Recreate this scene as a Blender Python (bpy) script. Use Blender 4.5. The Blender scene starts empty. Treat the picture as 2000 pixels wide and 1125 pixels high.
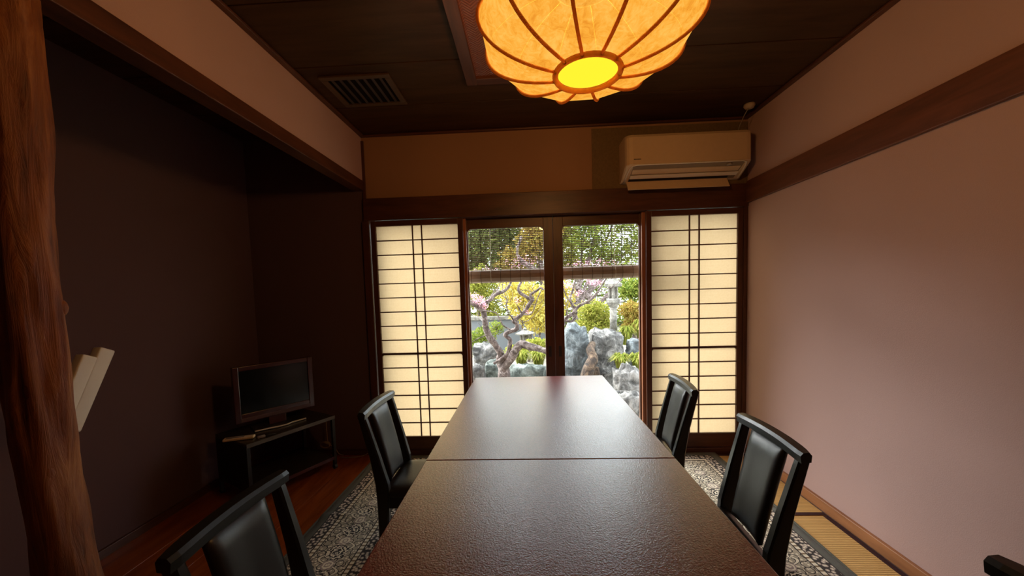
import bpy, bmesh, math, random
import numpy as np
from mathutils import Matrix, Vector, noise

random.seed(7)
rng = np.random.default_rng(7)
S = bpy.context.scene
COL = S.collection
PI = math.pi

# ------------------------------------------------------------------ camera
F_PX, CY = 722.0, 614.184
RT = Vector((0.99870267, 0.04180713, -0.02907119))
UP = Vector((0.02633573, 0.06455559, 0.99756654))
FW = Vector((-0.0435821, 0.99703798, -0.06337082))
EYE = Vector((0.0, 0.0, 1.3105))
cam = bpy.data.cameras.new('camera')
cam.sensor_width = 36.0
cam.sensor_fit = 'HORIZONTAL'
cam.lens = 36.0 * F_PX / 2000.0
cam.shift_y = (CY - 562.5) / 2000.0
cam.clip_start = 0.02
camo = bpy.data.objects.new('camera', cam)
COL.objects.link(camo)
camo.matrix_world = Matrix(((RT.x, UP.x, -FW.x, EYE.x), (RT.y, UP.y, -FW.y, EYE.y), (RT.z, UP.z, -FW.z, EYE.z), (0, 0, 0, 1)))
S.camera = camo

# ------------------------------------------------------------------ world, sun, exposure
w = bpy.data.worlds.new('sky')
S.world = w
w.use_nodes = True
bg = w.node_tree.nodes['Background']
bg.inputs[0].default_value = (0.86, 0.93, 1.0, 1)
bg.inputs[1].default_value = 6.5
sun = bpy.data.lights.new('sun', 'SUN')
sun.energy = 18.0
sun.angle = math.radians(50)
sun.color = (1.0, 0.98, 0.95)
suno = bpy.data.objects.new('sun', sun)
COL.objects.link(suno)
sd = Vector((1.30, -1.0, -1.05)).normalized()          # the direction the light travels
suno.rotation_euler = sd.to_track_quat('-Z', 'Y').to_euler()
suno.location = (-12, 12, 9)
S.view_settings.view_transform = 'Standard'
S.view_settings.look = 'None'
S.view_settings.exposure = 0.0
S.view_settings.gamma = 1.0
S.view_settings.use_curve_mapping = False
S.cycles.use_denoising = True
S.cycles.max_bounces = 10
S.cycles.transparent_max_bounces = 24
S.cycles.sample_clamp_indirect = 6.0
S.cycles.caustics_reflective = False
S.cycles.caustics_refractive = False


# ------------------------------------------------------------------ helpers
def lin(r, g, b):
    f = lambda c: (c / 255 / 12.92) if c / 255 <= 0.04045 else ((c / 255 + 0.055) / 1.055) ** 2.4
    return (f(r), f(g), f(b), 1.0)


def P(u, v, y):
    """point of the plane y = const seen at photograph position (u, v)"""
    d = FW + RT * ((u - 1000) / F_PX) - UP * ((v - CY) / F_PX)
    return EYE + d * (y / d.y)


class NT:
    def __init__(s, name):
        s.m = bpy.data.materials.new(name)
        s.m.use_nodes = True
        s.t = s.m.node_tree
        s.b = s.t.nodes['Principled BSDF']
        s.out = s.t.nodes['Material Output']

    def n(s, typ, ins=None, **kw):
        nd = s.t.nodes.new(typ)
        for k, v in kw.items():
            setattr(nd, k, v)
        for k, v in (ins or {}).items():
            if isinstance(v, bpy.types.NodeSocket):
                s.t.links.new(v, nd.inputs[k])
            else:
                nd.inputs[k].default_value = v
        return nd

    def l(s, a, b):
        s.t.links.new(a, b)

    def math(s, op, a, b=0.0, c=None):
        i = {0: a, 1: b}
        if c is not None:
            i[2] = c
        return s.n('ShaderNodeMath', i, operation=op).outputs[0]

    def mix(s, fac, a, b, mode='MIX'):
        nd = s.n('ShaderNodeMix', {0: fac, 6: a, 7: b}, data_type='RGBA', blend_type=mode)
        return nd.outputs[2]

    def ramp(s, fac, stops, interp='LINEAR'):
        nd = s.n('ShaderNodeValToRGB', {0: fac})
        nd.color_ramp.interpolation = interp
        e = nd.color_ramp.elements
        while len(e) < len(stops):
            e.new(0.5)
        for el, (p, c) in zip(e, stops):
            el.position = p
            el.color = c
        return nd.outputs[0]

    def coord(s, kind='Object', scale=(1, 1, 1)):
        tc = s.n('ShaderNodeTexCoord')
        return s.n('ShaderNodeMapping', {0: tc.outputs[kind], 3: scale}).outputs[0]

    def noise(s, vec, scale, detail=3.0, rough=0.5, dist=0.0):
        return s.n('ShaderNodeTexNoise', {'Vector': vec, 'Scale': scale, 'Detail': detail, 'Roughness': rough, 'Distortion': dist}).outputs[0]

    def bump(s, h, strength, dist=0.01):
        nd = s.n('ShaderNodeBump', {'Strength': strength, 'Distance': dist, 'Height': h})
        s.l(nd.outputs[0], s.b.inputs['Normal'])

    def set(s, **kw):
        for k, v in kw.items():
            s.b.inputs[k.replace('_', ' ')].default_value = v
        return s


def plain(name, c, rough=0.5, spec=0.5, metal=0.0, var=0.12, scale=30.0, bump=0.0, coat=0.0):
    m = NT(name)
    co = m.coord()
    nz = m.noise(co, scale)
    c2 = tuple(x * (1 - var) for x in c[:3]) + (1,)
    c3 = tuple(min(1, x * (1 + var)) for x in c[:3]) + (1,)
    m.l(m.ramp(nz, [(0.3, c2), (0.7, c3)]), m.b.inputs['Base Color'])
    m.set(Roughness=rough, Metallic=metal)
    m.b.inputs['Specular IOR Level'].default_value = spec
    m.b.inputs['Coat Weight'].default_value = coat
    if bump:
        m.bump(m.noise(co, scale * 6), bump, 0.002)
    return m.m


def wood(name, c1, c2, axis='Y', rough=0.45, scale=6.0, coat=0.0, bump=0.05, spec=0.5):
    m = NT(name)
    sc = {'X': (0.12, 1, 1), 'Y': (1, 0.12, 1), 'Z': (1, 1, 0.12)}[axis]
    co = m.coord('Object', sc)
    a = m.noise(co, scale * 4, 6, 0.6, 0.6)
    m.l(m.ramp(a, [(0.3, c1), (0.72, c2)]), m.b.inputs['Base Color'])
    m.set(Roughness=rough)
    m.b.inputs['Specular IOR Level'].default_value = spec
    m.b.inputs['Coat Weight'].default_value = coat
    m.b.inputs['Coat Roughness'].default_value = 0.15
    if bump:
        m.bump(m.noise(co, scale * 20, 4), bump, 0.002)
    return m.m


def mesh_obj(name, verts, faces, mat, parent=None, smooth=False):
    me = bpy.data.meshes.new(name)
    me.from_pydata([tuple(v) for v in verts], [], faces)
    me.update()
    if smooth:
        me.polygons.foreach_set('use_smooth', [True] * len(me.polygons))
    return link(name, me, mat, parent)


PMAT = {}


def link(name, me, mat, parent=None):
    o = bpy.data.objects.new(name, me)
    COL.objects.link(o)
    if mat is not None and len(me.materials) == 0:
        me.materials.append(mat)
    if parent is not None:
        o.parent = parent
        if parent in PMAT and not PMAT[parent][1]:
            o.matrix_parent_inverse = PMAT[parent][0].inverted()
    return o


def bm_obj(name, bm, mat, parent=None, smooth=False):
    me = bpy.data.meshes.new(name)
    bmesh.ops.recalc_face_normals(bm, faces=bm.faces[:])
    bm.to_mesh(me)
    bm.free()
    if smooth:
        me.polygons.foreach_set('use_smooth', [True] * len(me.polygons))
    return link(name, me, mat, parent)


def tag(o, label, cat, group=None):
    o['label'] = label
    o['category'] = cat
    if group:
        o['group'] = group
    return o


def struct(o, label=None):
    o['kind'] = 'structure'
    if label:
        o['label'] = label
    return o


def thing(name, label, cat, loc=(0, 0, 0), rotz=0.0, group=None, local=False):
    """Empty at a thing's base; parts are given in world space unless local=True"""
    o = bpy.data.objects.new(name, None)
    o.empty_display_size = 0.05
    COL.objects.link(o)
    o.location = loc
    o.rotation_euler = (0, 0, rotz)
    PMAT[o] = (Matrix.Translation(loc) @ Matrix.Rotation(rotz, 4, 'Z'), local)
    return tag(o, label, cat, group)


def box_bm(x0, x1, y0, y1, z0, z1, bevel=0.0, seg=2, bm=None):
    own = bm is None
    bm = bm or bmesh.new()
    vs = [bm.verts.new((x, y, z)) for x in (x0, x1) for y in (y0, y1) for z in (z0, z1)]
    idx = [(0, 1, 3, 2), (4, 6, 7, 5), (0, 4, 5, 1), (2, 3, 7, 6), (0, 2, 6, 4), (1, 5, 7, 3)]
    for f in idx:
        bm.faces.new([vs[i] for i in f])
    if own and bevel > 0:
        bmesh.ops.bevel(bm, geom=bm.edges[:], offset=bevel, segments=seg, affect='EDGES', profile=0.5)
    return bm


def box(name, x0, x1, y0, y1, z0, z1, mat, parent=None, bevel=0.0, seg=2):
    return bm_obj(name, box_bm(x0, x1, y0, y1, z0, z1, bevel, seg), mat, parent)


def tube_data(pts, radii, seg=8, cap=True, ell=1.0):
    pts = [Vector(p) for p in pts]
    if not hasattr(radii, '__len__'):
        radii = [radii] * len(pts)
    if len(radii) != len(pts):
        radii = list(np.interp(np.linspace(0, 1, len(pts)), np.linspace(0, 1, len(radii)), radii))
    V, Fc = [], []
    ref = None
    for i, p in enumerate(pts):
        a = pts[max(0, i - 1)]
        b = pts[min(len(pts) - 1, i + 1)]
        t = (b - a).normalized()
        if ref is None:
            ref = Vector((0, 0, 1)) if abs(t.z) < 0.9 else Vector((1, 0, 0))
        n = (ref - t * ref.dot(t)).normalized()
        ref = n
        bn = t.cross(n)
        for k in range(seg):
            a_ = 2 * PI * k / seg
            V.append(p + (n * math.cos(a_) + bn * math.sin(a_) * ell) * radii[i])
    for i in range(len(pts) - 1):
        for k in range(seg):
            k2 = (k + 1) % seg
            Fc.append((i * seg + k, i * seg + k2, (i + 1) * seg + k2, (i + 1) * seg + k))
    if cap:
        Fc.append(tuple(range(seg - 1, -1, -1)))
        Fc.append(tuple((len(pts) - 1) * seg + k for k in range(seg)))
    return V, Fc


def tube(name, pts, radii, mat, parent=None, seg=8, smooth=True, ell=1.0):
    V, Fc = tube_data(pts, radii, seg, True, ell)
    return mesh_obj(name, V, Fc, mat, parent, smooth)


def smooth_path(pts, n=6):
    pts = [Vector(p) for p in pts]
    out = []
    for i in range(len(pts) - 1):
        p0, p1, p2, p3 = pts[max(0, i - 1)], pts[i], pts[i + 1], pts[min(len(pts) - 1, i + 2)]
        for k in range(n):
            t = k / n
            out.append(0.5 * ((2 * p1) + (p2 - p0) * t + (2 * p0 - 5 * p1 + 4 * p2 - p3) * t * t + (3 * p1 - p0 - 3 * p2 + p3) * t ** 3))
    out.append(pts[-1])
    return out


def lathe(name, prof, seg, mat, parent=None, loc=(0, 0, 0), smooth=True, phase=0.0):
    V, Fc = [], []
    for (r, z) in prof:
        for k in range(seg):
            a = 2 * PI * k / seg + phase
            V.append((loc[0] + r * math.cos(a), loc[1] + r * math.sin(a), loc[2] + z))
    for i in range(len(prof) - 1):
        for k in range(seg):
            k2 = (k + 1) % seg
            Fc.append((i * seg + k, i * seg + k2, (i + 1) * seg + k2, (i + 1) * seg + k))
    Fc.append(tuple(range(seg - 1, -1, -1)))
    Fc.append(tuple((len(prof) - 1) * seg + k for k in range(seg)))
    return mesh_obj(name, V, Fc, mat, parent, smooth)


def prism(name, poly, axis, a, b, mat, parent=None, bevel=0.0):
    """polygon in the other two axes, extruded along axis from a to b"""
    def pt(p, t):
        return {'x': (t, p[0], p[1]), 'y': (p[0], t, p[1]), 'z': (p[0], p[1], t)}[axis]
    bm = bmesh.new()
    A = [bm.verts.new(pt(p, a)) for p in poly]
    B = [bm.verts.new(pt(p, b)) for p in poly]
    n = len(poly)
    bm.faces.new(A)
    bm.faces.new(B[::-1])
    for i in range(n):
        bm.faces.new((A[i], A[(i + 1) % n], B[(i + 1) % n], B[i]))
    if bevel:
        bmesh.ops.bevel(bm, geom=bm.edges[:], offset=bevel, segments=2, affect='EDGES')
    return bm_obj(name, bm, mat, parent)


def copy_tree(o, loc, rotz, label):
    c = o.copy()
    COL.objects.link(c)
    c.location = loc
    c.rotation_euler = (0, 0, rotz)
    c['label'] = label
    for ch in list(o.children):
        d = ch.copy()
        COL.objects.link(d)
        d.parent = c
        for g in list(ch.children):
            e = g.copy()
            COL.objects.link(e)
            e.parent = d
    return c


# ------------------------------------------------------------------ materials
def plaster(name, c, bump=0.25):
    m = NT(name)
    co = m.coord()
    n1 = m.noise(co, 260, 3, 0.7)
    n2 = m.noise(co, 3, 2)
    c2 = tuple(x * 0.9 for x in c[:3]) + (1,)
    base = m.mix(m.math('MULTIPLY', n1, 0.6), c, c2)
    m.l(m.mix(m.math('MULTIPLY', n2, 0.12), base, (c[0] * 0.8, c[1] * 0.78, c[2] * 0.76, 1)), m.b.inputs['Base Color'])
    m.set(Roughness=0.95)
    m.b.inputs['Specular IOR Level'].default_value = 0.15
    m.bump(n1, bump, 0.003)
    return m.m


M_wall = plaster('pink_plaster', (0.56, 0.375, 0.345, 1))
M_kokabe = plaster('pink_plaster_over_beam', (0.56, 0.375, 0.345, 1))
M_walltan = plaster('tan_plaster', (0.40, 0.22, 0.12, 1))
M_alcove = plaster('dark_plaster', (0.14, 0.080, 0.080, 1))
M_board = plain('backing_board', (0.20, 0.13, 0.06, 1), 0.8, 0.2, scale=80)
M_dwood = wood('dark_wood_y', (0.055, 0.017, 0.008, 1), (0.13, 0.042, 0.018, 1), 'Y', 0.42)
M_dwoodx = wood('dark_wood_x', (0.055, 0.017, 0.008, 1), (0.13, 0.042, 0.018, 1), 'X', 0.42)
M_dwoodz = wood('dark_wood_z', (0.055, 0.017, 0.008, 1), (0.13, 0.042, 0.018, 1), 'Z', 0.42)
M_railwood = wood('rail_wood', (0.10, 0.032, 0.014, 1), (0.19, 0.062, 0.028, 1), 'Y', 0.5)
M_basewood = wood('base_wood', (0.27, 0.105, 0.04, 1), (0.42, 0.175, 0.07, 1), 'Y', 0.4)
M_ceil = wood('ceiling_wood', (0.036, 0.015, 0.006, 1), (0.075, 0.034, 0.014, 1), 'X', 0.45, 4.0, spec=0.15)
M_gap = plain('dark_gap', (0.008, 0.005, 0.004, 1), 0.9, 0.1)
M_redfloor = wood('red_floor', (0.22, 0.040, 0.008, 1), (0.40, 0.085, 0.016, 1), 'Y', 0.22, 5.0, coat=0.4)
M_litjamb = wood('lit_jamb_wood', (0.30, 0.11, 0.05, 1), (0.45, 0.17, 0.08, 1), 'Z', 0.35)  # wood colour lightened to carry the daylight on the jamb edges
M_black = plain('black_lacquer', (0.012, 0.012, 0.011, 1), 0.30, 0.5, var=0.05, coat=0.08)
M_leather = plain('black_leather', (0.016, 0.013, 0.012, 1), 0.36, 0.6, var=0.15, scale=120, bump=0.08)
M_white = plain('white_plastic', (0.80, 0.74, 0.64, 1), 0.45, 0.4, var=0.02)
M_cream = plain('cream_plastic', (0.68, 0.50, 0.30, 1), 0.45, 0.4, var=0.02)
M_grey = plain('grey_plastic', (0.30, 0.26, 0.22, 1), 0.5, 0.4, var=0.03)
M_darkpl = plain('dark_plastic', (0.02, 0.018, 0.018, 1), 0.35, 0.5)
M_silver = plain('silver', (0.86, 0.80, 0.72, 1), 0.3, 0.6, 0.15, var=0.03)
M_tvred = plain('wine_bezel', (0.06, 0.016, 0.018, 1), 0.25, 0.6, var=0.1, coat=0.3)
M_screen = plain('tv_screen', (0.006, 0.007, 0.008, 1), 0.15, 0.5, var=0.02)
M_iron = plain('black_iron', (0.010, 0.009, 0.009, 1), 0.5, 0.4)
M_stand = plain('smoked_shelf', (0.030, 0.022, 0.016, 1), 0.25, 0.5)

# tatami
m = NT('tatami')
co = m.coord()
sx = m.n('ShaderNodeSeparateXYZ', {0: co})
wv = m.math('SINE', m.math('MULTIPLY', sx.outputs[1], 2 * PI / 0.013))
wx = m.math('SINE', m.math('MULTIPLY', sx.outputs[0], 2 * PI / 0.006))
nz = m.noise(m.coord('Object', (1, 12, 1)), 14, 4)
c = m.mix(nz, (0.66, 0.38, 0.12, 1), (0.84, 0.54, 0.20, 1))
c = m.mix(m.math('MULTIPLY', m.math('ADD', wv, 1.0), 0.22), c, (0.26, 0.13, 0.035, 1))
m.l(c, m.b.inputs['Base Color'])
m.set(Roughness=0.65)
m.bump(m.math('ADD', wv, m.math('MULTIPLY', wx, 0.5)), 0.35, 0.002)
M_tatami = m.m
M_heri = plain('tatami_border', (0.05, 0.02, 0.022, 1), 0.8, 0.2, scale=200)

# rug
RX0, RX1, RYF = -1.255, 1.418, 2.872
m = NT('persian_rug')
co = m.coord()
sp = m.n('ShaderNodeSeparateXYZ', {0: co})
d = m.math('MINIMUM', m.math('SUBTRACT', sp.outputs[0], RX0), m.math('SUBTRACT', RX1, sp.outputs[0]))
d = m.math('MINIMUM', d, m.math('SUBTRACT', RYF, sp.outputs[1]))
wob = m.noise(co, 60, 2)
cr = (0.90, 0.82, 0.66, 1)
dk = (0.030, 0.022, 0.019, 1)
br = (0.42, 0.32, 0.29, 1)
v2 = m.n('ShaderNodeTexVoronoi', {'Vector': co, 'Scale': 22.0, 'Randomness': 0.55}, voronoi_dimensions='2D').outputs['Distance']
v3 = m.n('ShaderNodeTexVoronoi', {'Vector': co, 'Scale': 48.0, 'Randomness': 0.8}, voronoi_dimensions='2D').outputs['Distance']
GT = lambda a_, b_: m.math('GREATER_THAN', a_, b_)
LT = lambda a_, b_: m.math('LESS_THAN', a_, b_)
SQ = lambda a_, b_: m.math('SQRT', m.math('ADD', m.math('MULTIPLY', a_, a_), m.math('MULTIPLY', b_, b_)))
# main border: big and small rosettes joined by a winding vine
pp = m.math('PINGPONG', sp.outputs[1], 0.088)
bb = m.math('SUBTRACT', d, 0.251)
rho1 = m.math('ADD', SQ(pp, bb), m.math('MULTIPLY', m.math('SUBTRACT', wob, 0.5), 0.045))
rho2 = m.math('ADD', SQ(m.math('SUBTRACT', 0.088, pp), bb), m.math('MULTIPLY', m.math('SUBTRACT', wob, 0.5), 0.02))
c_main = m.mix(LT(v3, 0.26), (0.46, 0.39, 0.29, 1), cr)
c_main = m.mix(LT(m.math('ABSOLUTE', m.math('SUBTRACT', v2, 0.42)), 0.05), c_main, dk)
vine = m.math('ABSOLUTE', m.math('SUBTRACT', bb, m.math('MULTIPLY', m.math('SINE', m.math('MULTIPLY', sp.outputs[1], 35.7)), 0.066)))
c_main = m.mix(LT(vine, 0.011), c_main, dk)
c_main = m.mix(LT(vine, 0.007), c_main, cr)
c_main = m.mix(LT(rho1, 0.054), c_main, m.mix(GT(m.math('SINE', m.math('MULTIPLY', rho1, 330.0)), 0.0), dk, cr))
c_main = m.mix(LT(rho2, 0.032), c_main, m.mix(GT(m.math('SINE', m.math('MULTIPLY', rho2, 380.0)), -0.2), br, cr))
# field: diamond trellis with scrolls and small flowers
px_ = m.math('PINGPONG', sp.outputs[0], 0.10)
py_ = m.math('PINGPONG', sp.outputs[1], 0.12)
dia = m.math('ADD', m.math('ADD', m.math('MULTIPLY', px_, 10.0), m.math('MULTIPLY', py_, 8.3)), m.math('MULTIPLY', m.math('SUBTRACT', wob, 0.5), 0.45))
c_field = m.mix(GT(m.math('SINE', m.math('MULTIPLY', dia, 13.0)), 0.15), (0.17, 0.13, 0.115, 1), (0.52, 0.44, 0.38, 1))
c_field = m.mix(LT(m.math('ABSOLUTE', m.math('SUBTRACT', v2, 0.36)), 0.07), c_field, cr)
c_field = m.mix(LT(v2, 0.22), c_field, dk)
c_field = m.mix(LT(v2, 0.12), c_field, cr)
c_fine = m.mix(LT(v3, 0.42), dk, (0.50, 0.41, 0.35, 1))
c_fine = m.mix(LT(v3, 0.20), c_fine, cr)
stripe = m.math('GREATER_THAN', m.math('SINE', m.math('MULTIPLY', sp.outputs[1], 230.0)), 0.45)
c_rope = m.mix(stripe, cr, (0.25, 0.17, 0.09, 1))


def band(cur, lo, colr):
    return m.mix(m.math('GREATER_THAN', d, lo), cur, colr)


cc = (0.115, 0.115, 0.095, 1)
cc = band(cc, 0.050, dk)
cc = band(cc, 0.056, c_fine)
cc = band(cc, 0.110, dk)
cc = band(cc, 0.116, c_rope)
cc = band(cc, 0.136, dk)
cc = band(cc, 0.142, c_main)
cc = band(cc, 0.350, dk)
cc = band(cc, 0.356, c_rope)
cc = band(cc, 0.376, dk)
cc = band(cc, 0.382, c_fine)
cc = band(cc, 0.440, dk)
cc = band(cc, 0.446, c_field)
m.l(cc, m.b.inputs['Base Color'])
m.set(Roughness=0.9)
m.b.inputs['Specular IOR Level'].default_value = 0.2
m.b.inputs['Sheen Weight'].default_value = 0.15
m.bump(m.noise(co, 500, 2), 0.4, 0.003)
M_rug = m.m
M_bind = plain('rug_binding', (0.13, 0.13, 0.105, 1), 0.9, 0.2, scale=200, bump=0.3)

# table laminate
m = NT('table_laminate')
co = m.coord()
g1 = m.n('ShaderNodeTexVoronoi', {'Vector': co, 'Scale': 270.0}).outputs['Distance']
g2 = m.noise(co, 195, 3, 0.65)
m.l(m.ramp(g2, [(0.35, (0.20, 0.034, 0.026, 1)), (0.65, (0.34, 0.066, 0.052, 1))]), m.b.inputs['Base Color'])
m.set(Roughness=0.30)
m.b.inputs['IOR'].default_value = 1.55
m.b.inputs['Specular IOR Level'].default_value = 0.5
m.b.inputs['Coat Weight'].default_value = 1.0
m.b.inputs['Coat Roughness'].default_value = 0.19
m.b.inputs['Coat IOR'].default_value = 2.3
tbh = m.n('ShaderNodeBump', {'Strength': 0.45, 'Distance': 0.0018, 'Height': m.math('ADD', g2, m.math('MULTIPLY', g1, 0.4))})
m.l(tbh.outputs[0], m.b.inputs['Normal'])
m.l(tbh.outputs[0], m.b.inputs['Coat Normal'])
M_table = m.m
M_tedge = plain('table_edge', (0.05, 0.017, 0.012, 1), 0.35)

# shoji paper: light from outside comes through it
m = NT('shoji_paper')
co = m.coord()
fib = m.noise(co, 70, 5, 0.7)
pc = m.ramp(fib, [(0.3, (0.62, 0.53, 0.38, 1)), (0.7, (0.72, 0.64, 0.50, 1))])
tr = m.n('ShaderNodeBsdfTranslucent', {0: pc})
di = m.n('ShaderNodeBsdfDiffuse', {0: (0.75, 0.70, 0.58, 1)})
mx = m.n('ShaderNodeMixShader', {0: 0.38, 1: tr.outputs[0], 2: di.outputs[0]})
m.l(mx.outputs[0], m.out.inputs[0])
M_paper = m.m

# window glass
m = NT('window_glass')
fr = m.n('ShaderNodeFresnel', {0: 1.45})
tb = m.n('ShaderNodeBsdfTransparent', {0: (0.97, 0.985, 0.975, 1)})
gl = m.n('ShaderNodeBsdfGlossy', {0: (1, 1, 1, 1), 1: 0.02})
mx = m.n('ShaderNodeMixShader', {0: m.math('MULTIPLY', fr.outputs[0], 0.6), 1: tb.outputs[0], 2: gl.outputs[0]})
m.l(mx.outputs[0], m.out.inputs[0])
M_glass = m.m

# lamp shade: lit fibrous paper, lets part of the bulb light straight through
m = NT('lamp_paper')
co = m.coord()
f1 = m.noise(co, 34, 6, 0.75, 0.8)
f2 = m.noise(m.coord('Object', (1, 1, 0.35)), 9, 3)
fc = m.math('ADD', m.math('MULTIPLY', f1, 0.75), m.math('MULTIPLY', f2, 0.35))
ec = m.ramp(fc, [(0.38, (0.82, 0.27, 0.02, 1)), (0.52, (1.0, 0.43, 0.045, 1)), (0.66, (1.05, 0.56, 0.10, 1))])
em = m.n('ShaderNodeEmission', {0: ec, 1: 1.0})
tb = m.n('ShaderNodeBsdfTransparent', {0: (1.0, 0.80, 0.55, 1)})
mx = m.n('ShaderNodeMixShader', {0: 0.09, 1: em.outputs[0], 2: tb.outputs[0]})
m.l(mx.outputs[0], m.out.inputs[0])
M_lamp = m.m
m = NT('lamp_diffuser')
em = m.n('ShaderNodeEmission', {0: (1.0, 0.80, 0.03, 1), 1: 1.15})
m.l(em.outputs[0], m.out.inputs[0])
M_disc = m.m
m = NT('rib_wood')
rn = m.noise(m.coord(), 40, 4)
rcol = m.ramp(rn, [(0.3, (0.44, 0.20, 0.055, 1)), (0.7, (0.58, 0.29, 0.085, 1))])
tr = m.n('ShaderNodeBsdfTranslucent', {0: rcol})
di = m.n('ShaderNodeBsdfDiffuse', {0: rcol})
mx = m.n('ShaderNodeMixShader', {0: 0.5, 1: tr.outputs[0], 2: di.outputs[0]})
m.l(mx.outputs[0], m.out.inputs[0])
M_rib = m.m

# log post
m = NT('log_wood')
co = m.coord('Object', (1, 1, 0.10))
a = m.noise(co, 30, 8, 0.65, 1.2)
b = m.noise(m.coord('Object', (1, 1, 0.5)), 9, 3)
cmix = m.ramp(m.math('ADD', m.math('MULTIPLY', a, 0.7), m.math('MULTIPLY', b, 0.35)), [(0.36, (0.08, 0.020, 0.006, 1)), (0.52, (0.24, 0.068, 0.016, 1)), (0.70, (0.44, 0.165, 0.042, 1))])
m.l(cmix, m.b.inputs['Base Color'])
m.set(Roughness=0.5)
m.bump(a, 0.8, 0.01)
M_log = m.m

# ------------------------------------------------------------------ room shell
B, R, LX, ZC = 2.917, 1.674, -1.268, 2.549
AX = -2.22           # alcove wall
YF = -2.0            # wall behind the camera

fl = struct(box('floor', -2.4, 1.85, YF - 0.15, 3.05, -0.16, -0.030, M_gap))
# tatami mats with cloth borders
HB = 0.030
def tatami(x0, x1, y0, y1, along):
    t = box('tatami_mat', x0 + .002, x1 - .002, y0 + .002, y1 - .002, -0.030, 0.0, M_tatami, fl, 0.003)
    if along == 'y':
        for a, b_ in ((x0 + .003, x0 + HB), (x1 - HB, x1 - .003)):
            box('cloth_border', a, b_, y0 + .003, y1 - .003, -0.028, 0.0012, M_heri, t)
    else:
        for a, b_ in ((y0 + .003, y0 + HB), (y1 - HB, y1 - .003)):
            box('cloth_border', x0 + .003, x1 - .003, a, b_, -0.028, 0.0012, M_heri, t)

tatami(0.19, 1.652, 2.072, 2.86, 'x')
tatami(-1.25, 0.19, 2.072, 2.86, 'x')
tatami(0.86, 1.652, 0.28, 2.072, 'y')
tatami(0.06, 0.86, 0.28, 2.072, 'y')
tatami(-1.25, 0.06, 1.18, 2.072, 'x')
tatami(-1.25, 0.06, 0.28, 1.18, 'x')
tatami(0.20, 1.652, -0.60, 0.28, 'x')
tatami(-1.25, 0.20, -0.60, 0.28, 'x')
tatami(0.20, 1.652, -1.98, -0.60, 'x')
tatami(-1.25, 0.20, -1.98, -0.60, 'x')
# red lacquered boards of the alcove
xb = [AX, -1.97, -1.70, -1.45, -1.262]
for i in range(4):
    box('floor_board', xb[i] + .0006, xb[i + 1] - .0006, YF, B, -0.030, 0.004, M_redfloor, fl, 0.0015)

struct(box('wall_right', R, R + 0.14, YF - 0.14, B + 0.14, -0.16, ZC + 0.2, M_wall))
struct(box('wall_front', -2.4, R, YF - 0.14, YF, -0.16, ZC + 0.2, M_wall))
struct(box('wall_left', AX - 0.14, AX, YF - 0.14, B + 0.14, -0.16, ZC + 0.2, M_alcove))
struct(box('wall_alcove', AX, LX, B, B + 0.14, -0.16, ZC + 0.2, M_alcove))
wb = struct(box('wall_back', LX, R, B, B + 0.14, 2.0, ZC + 0.2, M_walltan))
box('backing_board', 0.518, R - 0.001, B - 0.008, B - 0.0005, 2.066, ZC - 0.03, M_board, wb)
struct(box('wall_over_alcove', LX - 0.06, LX, YF, B, 2.19, ZC + 0.05, M_kokabe))

# ceiling boards
ce = struct(box('ceiling', AX, R, YF, B, ZC + 0.02, ZC + 0.18, M_gap))
ys = [2.917 - 0.001, 2.480, 2.037, 1.594, 1.151, 0.708, 0.265, -0.178, -0.621, -1.064, -1.507, -1.999]
for i in range(len(ys) - 1):
    box('ceiling_board', AX + .001, R - .001, ys[i + 1] + 0.003, ys[i] - 0.003, ZC, ZC + 0.021, M_ceil, ce, 0.002)
struct(box('trim_1', R - 0.035, R, YF, B, ZC - 0.014, ZC, M_dwood, None, 0.004))
struct(box('trim_2', LX, LX + 0.035, YF, B, ZC - 0.014, ZC, M_dwood, None, 0.004))
struct(box('trim_3', LX + 0.036, R - 0.036, B - 0.03, B, ZC - 0.014, ZC, M_dwoodx, None, 0.004))
# rails, beams, posts
struct(box('trim_4', R - 0.022, R, YF, B - 0.03, 1.9175, 2.0765, M_railwood, None, 0.003), 'dark wooden rail along the pink wall')
struct(box('trim_5', LX - 0.08, LX + 0.006, YF, B - 0.002, 2.128, 2.2036, M_dwood, None, 0.004), 'dark beam under the plaster over the alcove')
struct(box('trim_6', LX, R - 0.001, B - 0.028, B + 0.10, 1.893, 2.064, M_dwoodx, None, 0.003), 'dark lintel above the paper screens')
struct(box('trim_7', LX - 0.004, LX + 0.020, B - 0.012, B, 2.064, ZC - 0.04, M_dwoodz, None, 0.002))
struct(box('trim_8', LX - 0.02, LX + 0.036, B - 0.022, B + 0.12, 0.0, 1.893, M_dwoodz, None, 0.003), 'dark post beside the alcove')
struct(box('trim_9', R - 0.030, R, B - 0.022, B + 0.12, 0.0, 1.893, M_dwoodz, None, 0.003))
struct(box('trim_10', LX + 0.036, R - 0.030, B - 0.035, B + 0.17, -0.03, 0.040, M_dwoodx, None, 0.003), 'wooden sill under the sliding screens')
struct(box('baseboard_right', R - 0.020, R, YF, B - 0.022, 0.0, 0.062, M_basewood, None, 0.003))
struct(box('baseboard_left', AX, AX + 0.018, YF, B, 0.004, 0.050, M_dwood, None, 0.002))
struct(box('baseboard_alcove', AX + 0.018, LX - 0.02, B - 0.018, B, 0.004, 0.050, M_dwoodx, None, 0.002))

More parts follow.
